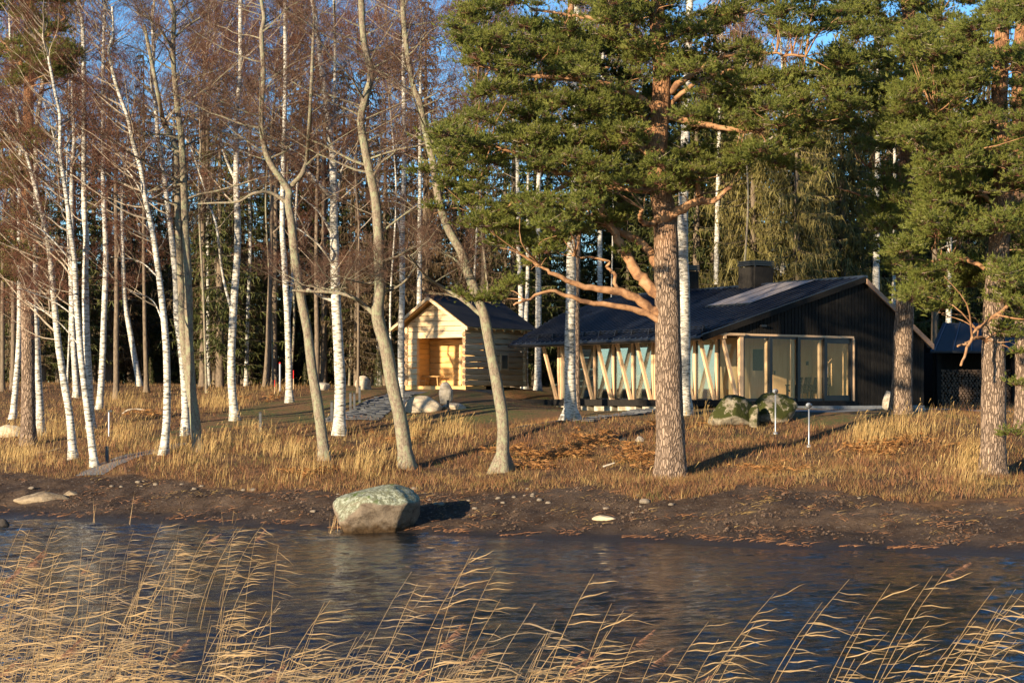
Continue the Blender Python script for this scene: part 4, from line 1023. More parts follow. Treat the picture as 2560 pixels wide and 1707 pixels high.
# --- white birches, left part of the photo
tree('birch_tree', "slim leaning white birch, left one of the pair by the gravel path", [(169,1054),(160,954),(147,877),(135,799),(127,720),(121,653),(114,583),(104,524),(91,471),(74,404),(54,343),(20,316)], 54, .135, 'birch', .03, 1.0, 34, .22, seed=1, side=math.pi, group=GB)
tree('birch_tree', "brightest white birch, right one of the leaning pair by the gravel path", [(218,1069),(208,995),(198,916),(188,838),(181,759),(175,681),(171,602),(161,524),(153,454),(143,387),(138,336),(138,269),(126,209),(116,158),(108,114)], 52, .12, 'birch', .02, .8, 34, .25, forks=[([(150,440),(128,330),(101,235)], .04,.012,5), ([(171,602),(110,540),(60,505)], .03,.01,4), ([(185,790),(130,735),(60,690)],.025,.008,4), ([(180,740),(120,690),(40,660)],.025,.008,4)], seed=2, side=math.pi*.9, group=GB)
tree('birch_tree', "thick rough birch standing behind the leaning white pair", [(210,985),(204,877),(198,759),(196,641),(198,543),(193,471),(193,235),(190,60)], 66, .165, 'birch', .05, 2, 22, .45, seed=3, group=GB)
tree('birch_tree', "slender straight birch with pale spots right of the leaning pair", [(228,938),(235,838),(239,720),(243,602),(241,524),(237,437),(237,353),(236,200),(240,40)], 75, .15, 'birch', .05, 2, 20, .5, seed=4, group=GB)
tree('birch_tree', "bare white birch curving to its foot left of the twin alder", [(375,1046),(383,955),(383,838),(379,759),(371,681),(361,602),(349,524),(333,454),(323,387),(306,330),(293,269),(269,202),(250,120)], 53, .125, 'birch', .03, 1.5, 32, .3, forks=[([(385,735),(350,690),(300,670)],.03,.01,4), ([(376,640),(320,600),(255,590)],.028,.01,4), ([(330,450),(300,400),(275,380)],.03,.01,4)], seed=5, side=math.pi, group=GB)
tree('birch_tree', "white birch whose foot shows just left of the twin alder stems", [(428,999),(422,857),(414,780),(406,720),(404,641),(396,563),(392,527),(383,454),(373,370),(363,320),(357,235),(348,188),(353,135),(350,60)], 60, .14, 'birch', .03, 1.5, 28, .35, seed=6, group=GB)
tree('birch_tree', "tall white birch with a thin stem forking off at half height", [(540,965),(532,877),(532,798),(538,681),(544,602),(546,524),(543,437),(543,336),(542,269),(552,168),(552,67),(553,-20)], 66, .17, 'birch', .05, 1.5, 30, .4,
     forks=[([(532,716),(520,670),(510,622),(498,524),(485,480),(471,437)],.055,.03,6,2), ([(543,430),(525,380),(508,330),(490,270)],.06,.03,6,2), ([(543,300),(570,230),(585,190)],.03,.012,4)], seed=7, group=GB)
tree('birch_tree', "white spotted birch between the forking birch and the curved alder", [(665,924),(661,759),(653,602),(648,524),(650,400),(655,200),(655,0)], 78, .16, 'birch', .05, 1.5, 20, .45, seed=8, group=GB, forks=[([(661,740),(672,640),(676,560)],.08,.05,4,3)])
tree('birch_tree', "thick spotted birch with many limbs beside the flagstone path", [(779,1002),(781,877),(777,790),(773,720),(769,602),(767,510),(767,451),(764,363),(758,305),(740,168),(730,84),(716,-10)], 58, .20, 'birch', .05, 1.5, 30, .4,
     forks=[([(767,460),(730,420),(700,385),(640,330)],.07,.03,6), ([(768,540),(735,490),(690,450)],.06,.02,6), ([(757,303),(767,269),(770,101),(767,0)],.07,.04,6), ([(770,600),(730,560),(684,524)],.05,.02,5), ([(771,690),(740,682),(706,663),(650,640)],.06,.02,5), ([(768,520),(780,420),(790,380),(830,345)],.05,.02,5)], seed=9, group=GB)
tree('birch_tree', "slim bright white birch rising just left of the log hut", [(922,950),(921,794),(923.5,659),(923.5,524),(928,404),(928,269),(927,168),(928,67),(930,-20)], 64, .125, 'birch', .06, 1.5, 24, .45, seed=10, group=GB, forks=[([(925,560),(912,500),(908,440)],.04,.02,3)])
tree('birch_tree', "slim pale birch behind the log hut's roof ridge", [(961,890),(963,704),(964,524),(964,505),(965,303),(967,100)], 84, .14, 'birch', .05, 2, 14, .5, seed=11, group="slim birches at the forest edge")
tree('birch_tree', "thick lichen-spotted birch in front of the glazed wall", [(1311,967),(1309,833),(1311,708),(1312,598),(1315,540),(1319,471),(1320,370),(1322,200),(1325,0)], 57, .205, 'birch', .10, 2, 16, .55, seed=12, flare=1.6, group=GB)
tree('birch_tree', "large white birch trunk directly right of the big pine", [(1570,925),(1571,689),(1568,581),(1569,479),(1573,350),(1580,150),(1585,-20)], 60, .24, 'birch', .12, 2, 12, .6, seed=13, group=GB)
tree('birch_tree', "slim pale birch above the middle of the dark roof", [(1378,930),(1378,689),(1378,551),(1380,400),(1384,200)], 86, .155, 'birch', .08, 4, 14, .5, seed=14, group="slim birches at the forest edge")
tree('birch_tree', "slim pale birch left of the far chimney pair, behind the roof", [(1644,920),(1645,660),(1648,493),(1650,405),(1655,200),(1660,0)], 88, .155, 'birch', .08, 3, 12, .5, seed=15, group="slim birches at the forest edge")
# --- grey alders with lichen
GA = "grey barked alders on the bank"
tree('alder_tree', "twin-stemmed grey alder, its two stems joined at the foot", [(457,1038),(447,960),(441,897),(436,830),(434,759),(432,641),(426,524),(422,420),(417,320),(410,269),(400,168),(397,101),(400,34)], 54, .165, 'alder', .05, 2, 34, .42,
     forks=[([(446,940),(433,860),(422,779),(416,641),(410,524),(407,437),(404,336),(377,286),(367,235),(350,150)],.155,.05,16,1.5), ([(426,430),(360,435),(300,450),(230,455)],.05,.015,6), ([(415,310),(360,308),(300,330),(275,360)],.05,.015,6), ([(400,120),(360,60),(310,20)],.04,.015,6), ([(404,100),(430,60),(460,40)],.04,.015,6)], seed=21, group=GA, up=.45)
tree('alder_tree', "grey alder forking into a Y with a long limb reaching left", [(747,1052),(734,955),(718,857),(706,759),(691,681),(679,602),(671,524),(668,500),(661.5,466),(664,440),(647,413),(623,378),(606,334),(600,270),(605,170),(600,80)], 51, .165, 'alder', .05, 1.5, 22, .62,
     forks=[([(657,440),(673,422),(694,399),(704,369),(708,328),(715,200),(720,80)],.085,.04,12,1), ([(658,462),(623,443),(582,444),(547,463),(489,466)],.06,.02,8,.5), ([(685,650),(720,655),(760,665),(800,660)],.05,.02,8), ([(708,328),(660,340),(610,310)],.04,.015,6)], seed=22, group=GA, up=.4)
tree('alder_tree', "stout crooked grey alder left of the log hut", [(937,1072),(921,975),(903,885),(885,794),(867,727),(870,690),(874,659),(869,569),(869,539),(864,466),(849,393),(837,334),(828,276),(838,229),(853,168),(836,101),(830,0)], 50, .215, 'alder', .07, 1.5, 30, .5,
     forks=[([(864,727),(835,700),(810,682),(770,672),(700,668)],.075,.03,9,.5), ([(872,664),(905,663),(935,640),(960,600)],.05,.02,7), ([(870,610),(910,590),(960,565),(1010,570)],.045,.015,7), ([(866,540),(905,510),(960,470)],.045,.015,7), ([(850,400),(880,370),(930,340)],.04,.015,6), ([(872,640),(840,650),(790,640)],.04,.015,6)], seed=23, group=GA, up=.4)
tree('alder_tree', "grey alder with flaring roots in front of the log hut", [(1152,1083),(1156,975),(1142,885),(1124,794),(1113,727),(1102,695),(1079,636),(1061,582),(1043,551),(1021,505),(1004,437),(994,370),(977,303),(964,235),(950,202),(935,120),(925,20)], 49, .175, 'alder', .05, 1.5, 24, .55,
     forks=[([(1112,740),(1095,715),(1072,695),(1025,664),(985,640),(950,600)],.075,.02,9,.4), ([(1085,650),(1050,600),(1018,580)],.05,.02,5), ([(985,330),(1020,290),(1060,260)],.04,.015,5)], seed=24, group=GA, up=.4, flare=2.2)

# --- further trunks at the forest edge: shared kinds, each trunk its own
M['spruce_trunk_tree'] = M['spruce_bark']
FE = "trunks at the forest edge"
def bgtree(kind, label, pts, D, r, seed, nbr=10, s0=.5, ext=5, group=FE, name=None, mat=None):
    return tree(kind, label, pts, D, r, 'tree', r*.5, ext, nbr, s0, seg=8, seed=seed, group=group, name=name, mat=mat)
BGT = [('birch_tree', "pale birch leaning right at the far left, before the reddish pine", [(29,963),(43,798),(45,681),(44,500),(46,300)], 70, .13),
 ('birch_tree', "lichen-spotted birch close behind the reddish left pine", [(94,1000),(84,798),(80,681),(80,500),(84,300)], 64, .165),
 ('birch_tree', "shaded birch trunk left of the thick rough birch", [(177,912),(167,759),(165,600),(165,400)], 84, .165),
 ('birch_tree', "leaning lichen-green birch in the forest shade at left", [(322,885),(298,759),(288,700),(283,600),(280,450)], 92, .165),
 ('birch_tree', "thin birch beside a spruce trunk, right of the twin alder", [(479,887),(477,602),(478,450),(480,200)], 95, .13),
 ('birch_tree', "slim greenish birch trunk left of the curved alder", [(565,885),(569,720),(575,563),(572,400)], 95, .12),
 ('birch_tree', "dim birch trunk in the shade left of the log hut", [(872,880),(868,750),(870,600),(868,400)], 96, .14),
 ('birch_tree', "left stem of the two pale trunks behind the hut roof", [(1205,880),(1198,739),(1195,645),(1190,551),(1188,350)], 88, .17),
 ('birch_tree', "right stem of the two pale trunks behind the hut roof", [(1207,884),(1208,740),(1212,645),(1212,551),(1214,350)], 90, .14),
 ('birch_tree', "shaded birch in the gap between hut and black house", [(1235,880),(1237,692),(1236,550),(1238,400)], 88, .19),
 ('birch_tree', "pale stem right of the far chimney, left of two", [(1783,900),(1783,646),(1785,527),(1800,404),(1802,286)], 92, .17),
 ('birch_tree', "pale stem right of the far chimney, right of two", [(1799,905),(1797,646),(1799,527),(1806,404),(1806,286)], 94, .16),
 ('birch_tree', "greenish trunk behind the right roof slope", [(2012,900),(2012,657),(2013,586),(2016,404),(2019,219)], 88, .22),
 ('birch_tree', "thin pale trunk just left of the lichen pine", [(2052,900),(2052,702),(2054,590),(2055,400)], 90, .13),
 ('birch_tree', "white birch above the firewood shed roof", [(2180,900),(2179,759),(2180,600),(2184,400)], 86, .18)]
for i, (k_, l_, p_, D_, r_) in enumerate(BGT): bgtree(k_, l_, p_, D_, r_, 60+i, group="slim birches at the forest edge")
SPT = [("thin sunlit trunk at the far left edge", [(6,897),(6,720),(8,500)], 85, .12), ("thin brown trunk second from the left edge", [(29,893),(31,720),(30,500)], 86, .13),
 ("dark bare trunk in the shade right of the leaning white pair", [(267,916),(267,780),(268,641),(266,450)], 84, .15), ("shaded grey trunk left of the white curving birch", [(337,897),(334,800),(332,720),(330,500)], 88, .13),
 ("brown spruce trunk right of the twin alder", [(465,885),(466,780),(468,680),(466,450)], 94, .2), ("grey trunk bending left of the white spotted birch", [(610,883),(616,800),(618,720),(622,602),(624,450)], 92, .18),
 ("shaded grey trunk just behind the bending grey trunk", [(630,869),(630,759),(632,600),(634,450)], 96, .19), ("greenish straight trunk left of the thick spotted birch", [(728,877),(728,760),(726,641),(728,450)], 90, .15),
 ("thin dark pole-like trunk left of the log hut", [(822,894),(823,780),(823,691),(824,520)], 84, .075), ("broad dark trunk behind the thick spotted birch", [(742,880),(744,780),(745,650),(744,450)], 98, .24),
 ("brown trunk between the house and the firewood shed", [(2147,905),(2146,780),(2147,650),(2148,450)], 90, .2)]
for i, (l_, p_, D_, r_) in enumerate(SPT): bgtree('spruce_trunk_tree', l_, p_, D_, r_, 90+i, nbr=6, s0=.35, name='bare_trunk_tree')

# ------------------------------------------------------------------ pines
def pine_clump(seed, nt=85, r=.70):
    rr = np.random.default_rng(seed); g = G()
    d = rr.normal(size=(nt, 3)); d[:,2] = np.abs(d[:,2])*.9 - .25; d /= np.linalg.norm(d, axis=1)[:,None]
    lob = 1+.35*np.sin(np.arctan2(d[:,1], d[:,0])*3+seed)[:,None]; C = d*np.array([r*1.05, r*.85, r*.58])*rr.uniform(.3, 1.0, (nt,1))*lob; dirs = d + np.array([0,0,.55]); dirs /= np.linalg.norm(dirs, axis=1)[:,None]
    k = 14
    e = np.repeat(dirs, k, 0) + rr.normal(0, .55, (nt*k, 3)); e /= np.linalg.norm(e, axis=1)[:,None]
    off = np.repeat(C, k, 0) - np.repeat(dirs, k, 0)*rr.uniform(0,.10,(nt*k,1))
    v, f = spikes(off, off+e*rr.uniform(.07, .14, (nt*k,1)), .027, rr); g.add(v, f, 0)
    m = np.arange(nt) >= 5; near = C[rr.integers(0, 5, m.sum())]*.35; near[:,2] -= .08
    v, f = spikes(near, C[m]*.97, .010, rr); g.add(v, f, 1)
    q = rr.normal(size=(16, 3)); q /= np.linalg.norm(q, axis=1)[:,None]; q[:,2] *= .5; p0 = C[rr.integers(0, nt, 16)]*.5
    v, f = spikes(p0, p0+q*rr.uniform(.25,.6,(16,1)), .014, rr); g.add(v, f, 2)
    return g.arrays()
CLUMPS = [pine_clump(500+k) for k in range(8)]
PINE_MATS = [M['needle'], M['twig'], M['twig_pale']]
CLUMP_ME = [tri_mesh("needle_spray", *c, PINE_MATS) for c in CLUMPS]
def inpoly(x, y, poly):
    poly = np.array(poly); c = False; j = len(poly)-1
    for i in range(len(poly)):
        if (poly[i,1] > y) != (poly[j,1] > y) and x < (poly[j,0]-poly[i,0])*(y-poly[i,1])/(poly[j,1]-poly[i,1])+poly[i,0]: c = not c
        j = i
    return c
def pine(label, pts, D, r0, r1, limbs, regions, extra, seed, depth=2.0, shift=0., bare=(), seg=16, group="tall pines", flare=.35, noise=.03, sc=(.45,1.05)):
    rng = np.random.default_rng(seed)
    P = poly_trunk(pts, D, extend=2.5)
    o = P[0] + np.array([0,0,.12]); root = thing("pine_tree", label, "pine", o, group=group)
    n = 70; Q = smoothline(P, n); h = np.linspace(0,1,n); rr = r0+(r1-r0)*h
    hz = np.maximum(Q[:,2]-Q[0,2], 0); rr = rr*(1+flare*np.exp(-hz/.45))
    lob = 1+(.10*np.exp(-hz/.6))[:,None]*np.sin(np.arange(seg)[None]*2*math.pi/seg*5)
    v, f = tube(Q-o, rr, seg, noise, rng, flare=lob)
    link("trunk", tri_mesh("trunk", v, f, np.zeros(len(f)), [M['pine']], True), root)
    skel = [Q[n//3:]]
    for lb in limbs:
        fp, a, b = lb[:3]; dd = lb[3] if len(lb) > 3 else rng.normal(0, .5)
        A = [at(x, y, D+dd*j/len(fp)*1.5) for j, (x, y) in enumerate(fp)]
        if len(lb) < 5: A[0] = Q[np.argmin(np.linalg.norm(Q-A[0], axis=1))]
        A = smoothline(np.array(A), 26); A[1:-1] += rng.normal(0, .018, (24, 3))
        v, f = tube(A-o, np.linspace(a, b, 26), 10, .07, rng)
        link("limb", tri_mesh("limb", v, f, np.zeros(len(f)), [M['orange_bark']], True), root)
        skel.append(A[5:])
    S = np.vstack(skel)
    cen = []
    for poly, cnt in regions:
        poly_ = np.array(poly); lo, hi_ = poly_.min(0), poly_.max(0); tries = 0; m = 0
        while m < cnt and tries < cnt*60:
            tries += 1; x, y = rng.uniform(lo[0], hi_[0]), rng.uniform(lo[1], hi_[1])
            if not inpoly(x, y, poly_): continue
            # leave gaps: clumps gather in layers
            if vnoise(np.array([x/60.]), np.array([y/34.]), 1, 2, seed)[0] < -.22: continue
            dd = rng.normal(shift, depth)
            if any(a0 < x < a1 and b0 < y < b1 for a0, b0, a1, b1 in bare): dd = abs(dd)+1.2
            cen.append(np.r_[at(x, y, D+dd), rng.uniform(*sc)]); m += 1
    for x, y, r in extra:
        for _ in range(max(1, int((r/26)**2))):
            cen.append(np.r_[at(x+rng.normal(0, r*.42), y+rng.normal(0, r*.26), D+rng.normal(0, .45)), rng.uniform(.6,.85)])
    g = G(); wd = G(); nsp = 0; order = rng.permutation(len(cen))
    for ci in order:
        c = cen[ci]
        p = c[:3]; M_ = rotz(rng.uniform(0, 6.28)) * c[3]; M_ = frame_to((1,0,rng.normal(0,.15))) @ M_
        ck = rng.integers(0, 8)
        if nsp < 300:
            sp_ = link("needle_spray", CLUMP_ME[ck], root); mm = Matrix.Identity(4); nsp += 1
            for a in range(3):
                for b in range(3): mm[a][b] = M_[a, b]
                mm[a][3] = (p-o)[a]
            sp_.matrix_local = mm
        else: g.addG(CLUMPS[ck], M_, p-o)
        # branchlet back to the nearest wood that lies inward
        dd = np.linalg.norm(S-p, axis=1) + np.maximum(S[:,2]-p[2], 0)*.8; i = np.argmin(dd); q = S[i]
        L = np.linalg.norm(p-q)
        if .25 < L < 2.3 and rng.random() < (1 if L < .9 else .4):
            mid = (p+q)/2 + rng.normal(0, .09*L, 3) + np.array([0,0,-.05*L])
            A = smoothline(np.array([q, mid, p+np.array([0,0,-.18])]), 7)
            wd.add(*tube(A-o, np.linspace(.010+.010*L, .007, 7), 5, .05, rng))
    if g.n: link("crown", g.mesh("crown", PINE_MATS), root, kind='stuff')
    if wd.n: link("branchlets", wd.mesh("branchlets", [M['orange_bark']], True), root, kind='stuff')
    return root

R1 = [(1060,0),(1035,110),(1075,160),(1090,250),(985,320),(950,385),(1000,430),(1060,420),(1090,520),(1180,560),(1250,590),(1300,540),(1400,520),(1450,480),(1500,455),(1560,440),(1640,430),(1700,400),(1760,330),(1830,350),(1900,300),(1960,240),(1930,100),(1960,0),(1700,-60),(1300,-60)]
pine("big pine in the centre with a massive grey-brown trunk and orange limbs", [(1541,1098),(1540,1000),(1536,900),(1535,800),(1533,689),(1530,552),(1527,493),(1521,464),(1512,400),(1509,347),(1515,280),(1518,230),(1520,160),(1512,90),(1510,20)], 47, .40, .17,
  [([(1520,705),(1480,646),(1448,602),(1418,546),(1395,508),(1370,450)],.19,.07), ([(1520,640),(1505,600),(1480,561),(1436,537),(1400,520),(1360,500)],.15,.06,.8),
   ([(1525,735),(1495,712),(1470,692),(1414,667),(1351,661),(1304,645),(1267,626),(1242,611)],.16,.035,-.6), ([(1525,740),(1490,722),(1430,705),(1351,695),(1304,679),(1264,667),(1210,689),(1180,700)],.10,.025,-.9),
   ([(1512,498),(1524,502),(1568,479),(1606,461),(1641,461),(1680,430)],.17,.05,-1.0), ([(1606,461),(1603,420),(1590,380)],.08,.04,-1.0,1), ([(1512,500),(1490,515),(1470,500),(1478,480)],.09,.04,-1.2),
   ([(1430,668),(1414,654),(1412,630),(1395,615),(1398,598),(1350,590),(1322,588)],.06,.025,-.4,1),
   ([(1512,330),(1489,293),(1460,250),(1435,229),(1400,190),(1370,150)],.17,.06,.3), ([(1510,400),(1470,330),(1420,280),(1380,240)],.12,.05), ([(1505,300),(1540,240),(1600,190),(1680,160)],.10,.04),
   ([(1512,420),(1420,410),(1307,400),(1260,387),(1206,363),(1165,346),(1122,333),(1071,320)],.10,.03,-.5), ([(1500,450),(1400,430),(1307,427),(1240,454),(1166,471),(1112,511)],.09,.025,.4),
   ([(1515,250),(1420,200),(1300,180),(1180,170),(1100,150)],.10,.03), ([(1515,220),(1620,150),(1720,120),(1850,130)],.10,.03), ([(1518,260),(1640,290),(1740,300),(1820,260)],.10,.03,-.8), ([(1515,120),(1440,60),(1340,40),(1220,20)],.09,.03), ([(1515,100),(1600,60),(1700,20)],.09,.03)],
  [(R1, 760)], [(1080,680,42),(1140,672,44),(1180,650,40),(1120,700,30),(1010,400,38),(1060,395,36),(1100,400,36),(1000,470,30),(1160,560,50),(1200,520,52),(1260,560,48),(1225,612,34),(1330,520,52),(1400,500,44),(1430,560,26),(1800,372,60),(1850,380,36),(1730,350,40),(1290,345,50),(1600,380,50),(1560,420,34)], 31,
  bare=[(1370,440,1570,700),(1460,180,1560,360),(1560,440,1650,480)], seg=28, noise=.02)
# second pine stem behind the spotted birch
pine("slender orange-barked pine rising behind the spotted birch, left of the big pine", [(1322,900),(1322,700),(1325,560),(1335,420),(1335,320),(1334,219),(1320,160),(1314,135),(1310,60)], 66, .17, .12,
  [([(1334,240),(1290,235),(1240,225),(1200,210)],.07,.03), ([(1330,180),(1370,160),(1420,150)],.07,.03)], [([(1180,120),(1150,-40),(1500,-40),(1480,120),(1420,260),(1240,260)], 75)], [], 32, depth=1.8, bare=[(1310,60,1350,330)])
# small green pine foliage against the sky left of the big pine
pine("tall pine with lichen-covered trunk beside the black gable", [(2068,950),(2072,870),(2073.5,797),(2078,720),(2080.5,657),(2084,604),(2080,527),(2082,400),(2087,286),(2090,180),(2092,84),(2083,0)], 57, .345, .16,
  [([(2090,110),(2115,80),(2150,40)],.10,.05), ([(2088,100),(2060,60),(2020,30)],.10,.05), ([(2080,470),(2040,400),(1990,380)],.09,.03), ([(2084,560),(2140,540),(2190,480)],.08,.03), ([(2082,480),(1990,450),(1920,430)],.07,.02), ([(2087,300),(2150,240),(2220,220)],.09,.03), ([(2087,310),(2010,250),(1940,220)],.09,.03), ([(2083,620),(2130,640),(2180,650)],.05,.02)],
  [([(1900,60),(1960,-40),(2250,-40),(2240,120),(2190,200),(2200,330),(2190,440),(2140,560),(2150,650),(2090,660),(2010,560),(1990,420),(2040,380),(1960,330),(1900,240)], 360)], [(2130,640,40),(2160,668,34),(2110,600,50),(2060,560,40)], 33, depth=2.0, shift=-1.8, bare=[(2060,20,2130,110)], group="tall pines")
pine("broad pine at the right edge with pale furrowed trunk and drooping orange limb", [(2281,1092),(2281,1020),(2283,868),(2281,780),(2284,690),(2296,560),(2306,447),(2302,370),(2299,320),(2295,235),(2300,135),(2302,0)], 46, .345, .15,
  [([(2290,640),(2330,690),(2334,688),(2281,727),(2239,762),(2222,800),(2207,839)],.07,.03,-1.5,1), ([(2283,790),(2250,775),(2225,785),(2200,795)],.05,.03,-1.0), ([(2302,470),(2230,430),(2190,420)],.07,.03), ([(2300,360),(2240,330),(2190,300),(2150,260)],.08,.03), ([(2296,260),(2245,265),(2205,330),(2160,370)],.07,.03), ([(2300,150),(2250,200),(2210,290)],.07,.03), ([(2302,110),(2240,90),(2190,80)],.06,.02), ([(2284,640),(2230,600),(2180,590),(2120,610)],.07,.025), ([(2296,520),(2350,480),(2390,450)],.08,.04)],
  [([(2060,560),(2050,470),(2110,400),(2040,270),(2090,60),(2200,30),(2260,80),(2262,200),(2290,330),(2380,420),(2390,740),(2330,760),(2260,640),(2160,720),(2090,690)], 420), ([(2240,0),(2400,-20),(2400,450),(2330,440),(2340,300),(2320,150),(2220,100)], 55), ([(2080,300),(2210,300),(2250,440),(2130,450)], 35)],
  [(2310,760,40),(2335,820,34),(2340,720,44),(2330,990,22),(2345,880,30),(2120,660,36),(2150,640,44)], 34, depth=1.5, bare=[(2180,600,2300,860),(2270,380,2330,470)])
pine("orange-stemmed pine cut by the right frame edge", [(2350,960),(2348,700),(2342,450),(2338,250),(2339,150),(2348,20)], 54, .24, .14, [([(2340,180),(2310,150),(2280,140)],.06,.02)], [([(2290,20),(2290,-40),(2460,-40),(2460,300),(2360,300),(2350,60)], 50)], [], 35, depth=1.6)
pine("reddish pine at the left edge with its crown against the sky", [(65,1022),(65,877),(63,720),(61,602),(62,500),(64,380),(65,252),(67,168),(69,50),(68,0)], 60, .255, .11,
  [([(66,190),(40,130),(10,100),(-20,60)],.08,.03), ([(67,120),(110,80),(150,40)],.07,.03), ([(62,610),(40,560),(5,520)],.07,.03), ([(64,330),(30,290),(-10,270)],.06,.02), ([(66,250),(100,210),(150,190)],.06,.02)],
  [([(-60,-30),(-60,210),(60,190),(150,180),(180,120),(130,60),(150,-30)], 140), ([(-60,250),(-60,420),(60,440),(130,400),(140,330),(60,290)], 40), ([(-60,480),(-60,640),(30,660),(100,560),(80,480)], 28)], [], 36, depth=2.0, bare=[(50,160,80,230)])

# ------------------------------------------------------------------ spruces (four shapes, copied)
def spruce(seed, H=22., rb=2.9, z0=3.5, nwh=44, droop=.35, gold=False, hang=.3, ntw=26):
    rr = np.random.default_rng(seed); g = G(); tr = G()
    tr.add(*tube([(0,0,-.3),(0,0,H*.35),(0,0,H*.7),(0,0,H)], [.21,.16,.09,.01], 8), mat=0)
    S0 = []; S1 = []; W_s = []; B = []
    for k in range(nwh):
        u = (k+rr.uniform(-.3,.3))/nwh; z = z0+(H-z0)*max(u,0)
        rad_ = rb*(1-max(u,0))**.75*rr.uniform(.75,1.1)+.15
        if u < .12: rad_ *= .7+u*2.5
        nbk = 6 if u < .8 else 4
        for j in range(nbk):
            az = rr.uniform(0, 2*math.pi); L = rad_*rr.uniform(.7,1.15); m = 6; t = np.linspace(0,1,m)
            P = np.zeros((m,3)); P[:,0] = t*L; P[:,2] = -droop*L*t + .28*droop*L*t**3*2
            P = P @ rotz(az).T + np.array([0,0,z]); B.append(P)
            nt_ = max(5, int(ntw*L/2.5))
            for _ in range(nt_):
                q = rr.uniform(.12,1); i = min(int(q*(m-1)), m-2); b = P[i]+(P[i+1]-P[i])*(q*(m-1)-i)
                d = (P[i+1]-P[i]); d /= np.linalg.norm(d); sd = np.array([-d[1], d[0], 0])*rr.choice([-1,1])
                e = d*.55+sd*rr.uniform(.2,.8)+np.array([0,0,-rr.uniform(.1,.5)-hang*1.3*rr.random()]); e /= np.linalg.norm(e)
                l = rr.uniform(.25,.55)*(1.2-q*.5)
                S0.append(b); S1.append(b+e*l); W_s.append(rr.uniform(.05,.10))
                if rr.random() < .75:
                    c = b+e*l*.5; e2 = np.array([rr.normal(0,.25), rr.normal(0,.25), -1]); e2 /= np.linalg.norm(e2)
                    S0.append(c); S1.append(c+e2*rr.uniform(.15,.3+hang)); W_s.append(rr.uniform(.04,.07))
    for P in B: tr.add(*tube(P, np.linspace(.028,.008,len(P)), 3), mat=0)
    for _ in range(40):    # dead lower branches
        z = rr.uniform(1, z0+1); az = rr.uniform(0,6.28); L = rr.uniform(.4,1.5); p = np.array([0,0,z]); q = p+np.array([math.cos(az)*L, math.sin(az)*L, -.25*L])
        v, f = spikes(p[None], q[None], .03, rr); tr.add(v, f, 0)
    v, f = spikes(np.array(S0), np.array(S1), np.array(W_s), rr); g.add(v, f, 0)
    return g, tr
SP = []
for k, (H_, rb_, hg, mt_) in enumerate([(24,2.6,.3,'spruce'),(21,2.9,.35,'spruce'),(22,2.3,.5,'spruce_brown'),(20,3.0,.95,'spruce_gold'),(12,2.0,.25,'spruce')]):
    g, tr = spruce(700+k, H_, rb_, (1.8 if k < 3 else 3.0) if k < 4 else .6, 50 if k < 4 else 30, .35 if k != 3 else .45, hang=hg, ntw=26 if k != 3 else 40)
    SP.append((g.mesh("crown", [M[mt_]]), tr.mesh("trunk", [M['spruce_bark']], True), H_))
def put_spruce(kind, x, D, h, label, group, rng=R, X=None, sx=1.0):
    X = (x-CX)/FD*D if X is None else X
    z = gz(X, D); t = thing("spruce_tree", label, "spruce", (X, D, z), rng.uniform(0, 6.28), group)
    s = h/SP[kind][2]; t.scale = (s*sx, s*sx, s)
    link("trunk", SP[kind][1], t); link("crown", SP[kind][0], t)
    return t
def htop(y, D, x): return CAMZ+(HY-y)/FD*D - gz((x-CX)/FD*D, D)
SPL = [(2,468,100,5,"pointed brown spruce whose tip stands against the sky at upper left"), (2,978,96,-10,"brown spruce with tip beside the blue sky gap left of the big pine"), (0,845,105,40,"dark spruce between the stout alder and the white slim birch"),
       (1,575,100,170,"dark spruce behind the forking white birch"), (0,330,104,110,"dark spruce behind the curving white birch"), (1,170,96,150,"dark spruce behind the leaning white pair"),(2,250,98,60,"brownish spruce right of the leaning white pair"),
       (1,745,100,90,"green spruce behind the thick spotted birch"), (0,690,110,50,"tall dark spruce right of the Y forked alder"), (1,1160,98,230,"dark spruce right of the log hut ridge"), (0,1260,108,60,"tall dark spruce left of the orange pine stem"),
       (0,1420,104,30,"dark spruce behind the big pine's left limbs"), (3,1730,88,60,"olive weeping spruce left of the pale double stem"), (3,1830,86,120,"olive weeping spruce right of the pale double stem"), (3,1640,96,20,"olive spruce left of the far chimney"), (3,1935,92,60,"olive spruce above the right end of the ridge"),
       (0,1690,104,-30,"dark tall spruce behind the olive spruces"), (1,2010,100,-20,"green spruce behind the greenish trunk"), (0,2150,98,100,"dark spruce behind the firewood shed"), (1,2270,100,20,"dark spruce behind the right edge pine"), (0,2370,96,-20,"dark spruce at the right frame edge"),
       (0,30,98,30,"dark spruce behind the reddish left pine"), (1,100,94,330,"shorter dark spruce right of the reddish left pine"), (2,400,108,160,"brown spruce behind the twin alder"), (1,1060,106,330,"shorter spruce behind the hut roof"),(0,1560,98,10,"dark spruce directly behind the big pine"),(1,520,112,330,"shorter dark spruce left of the forking birch stem")]
for k, x, D, y, l in SPL: put_spruce(k, x, D, max(8, htop(y, D, x)), l, "spruces at the forest edge", sx=1.25)
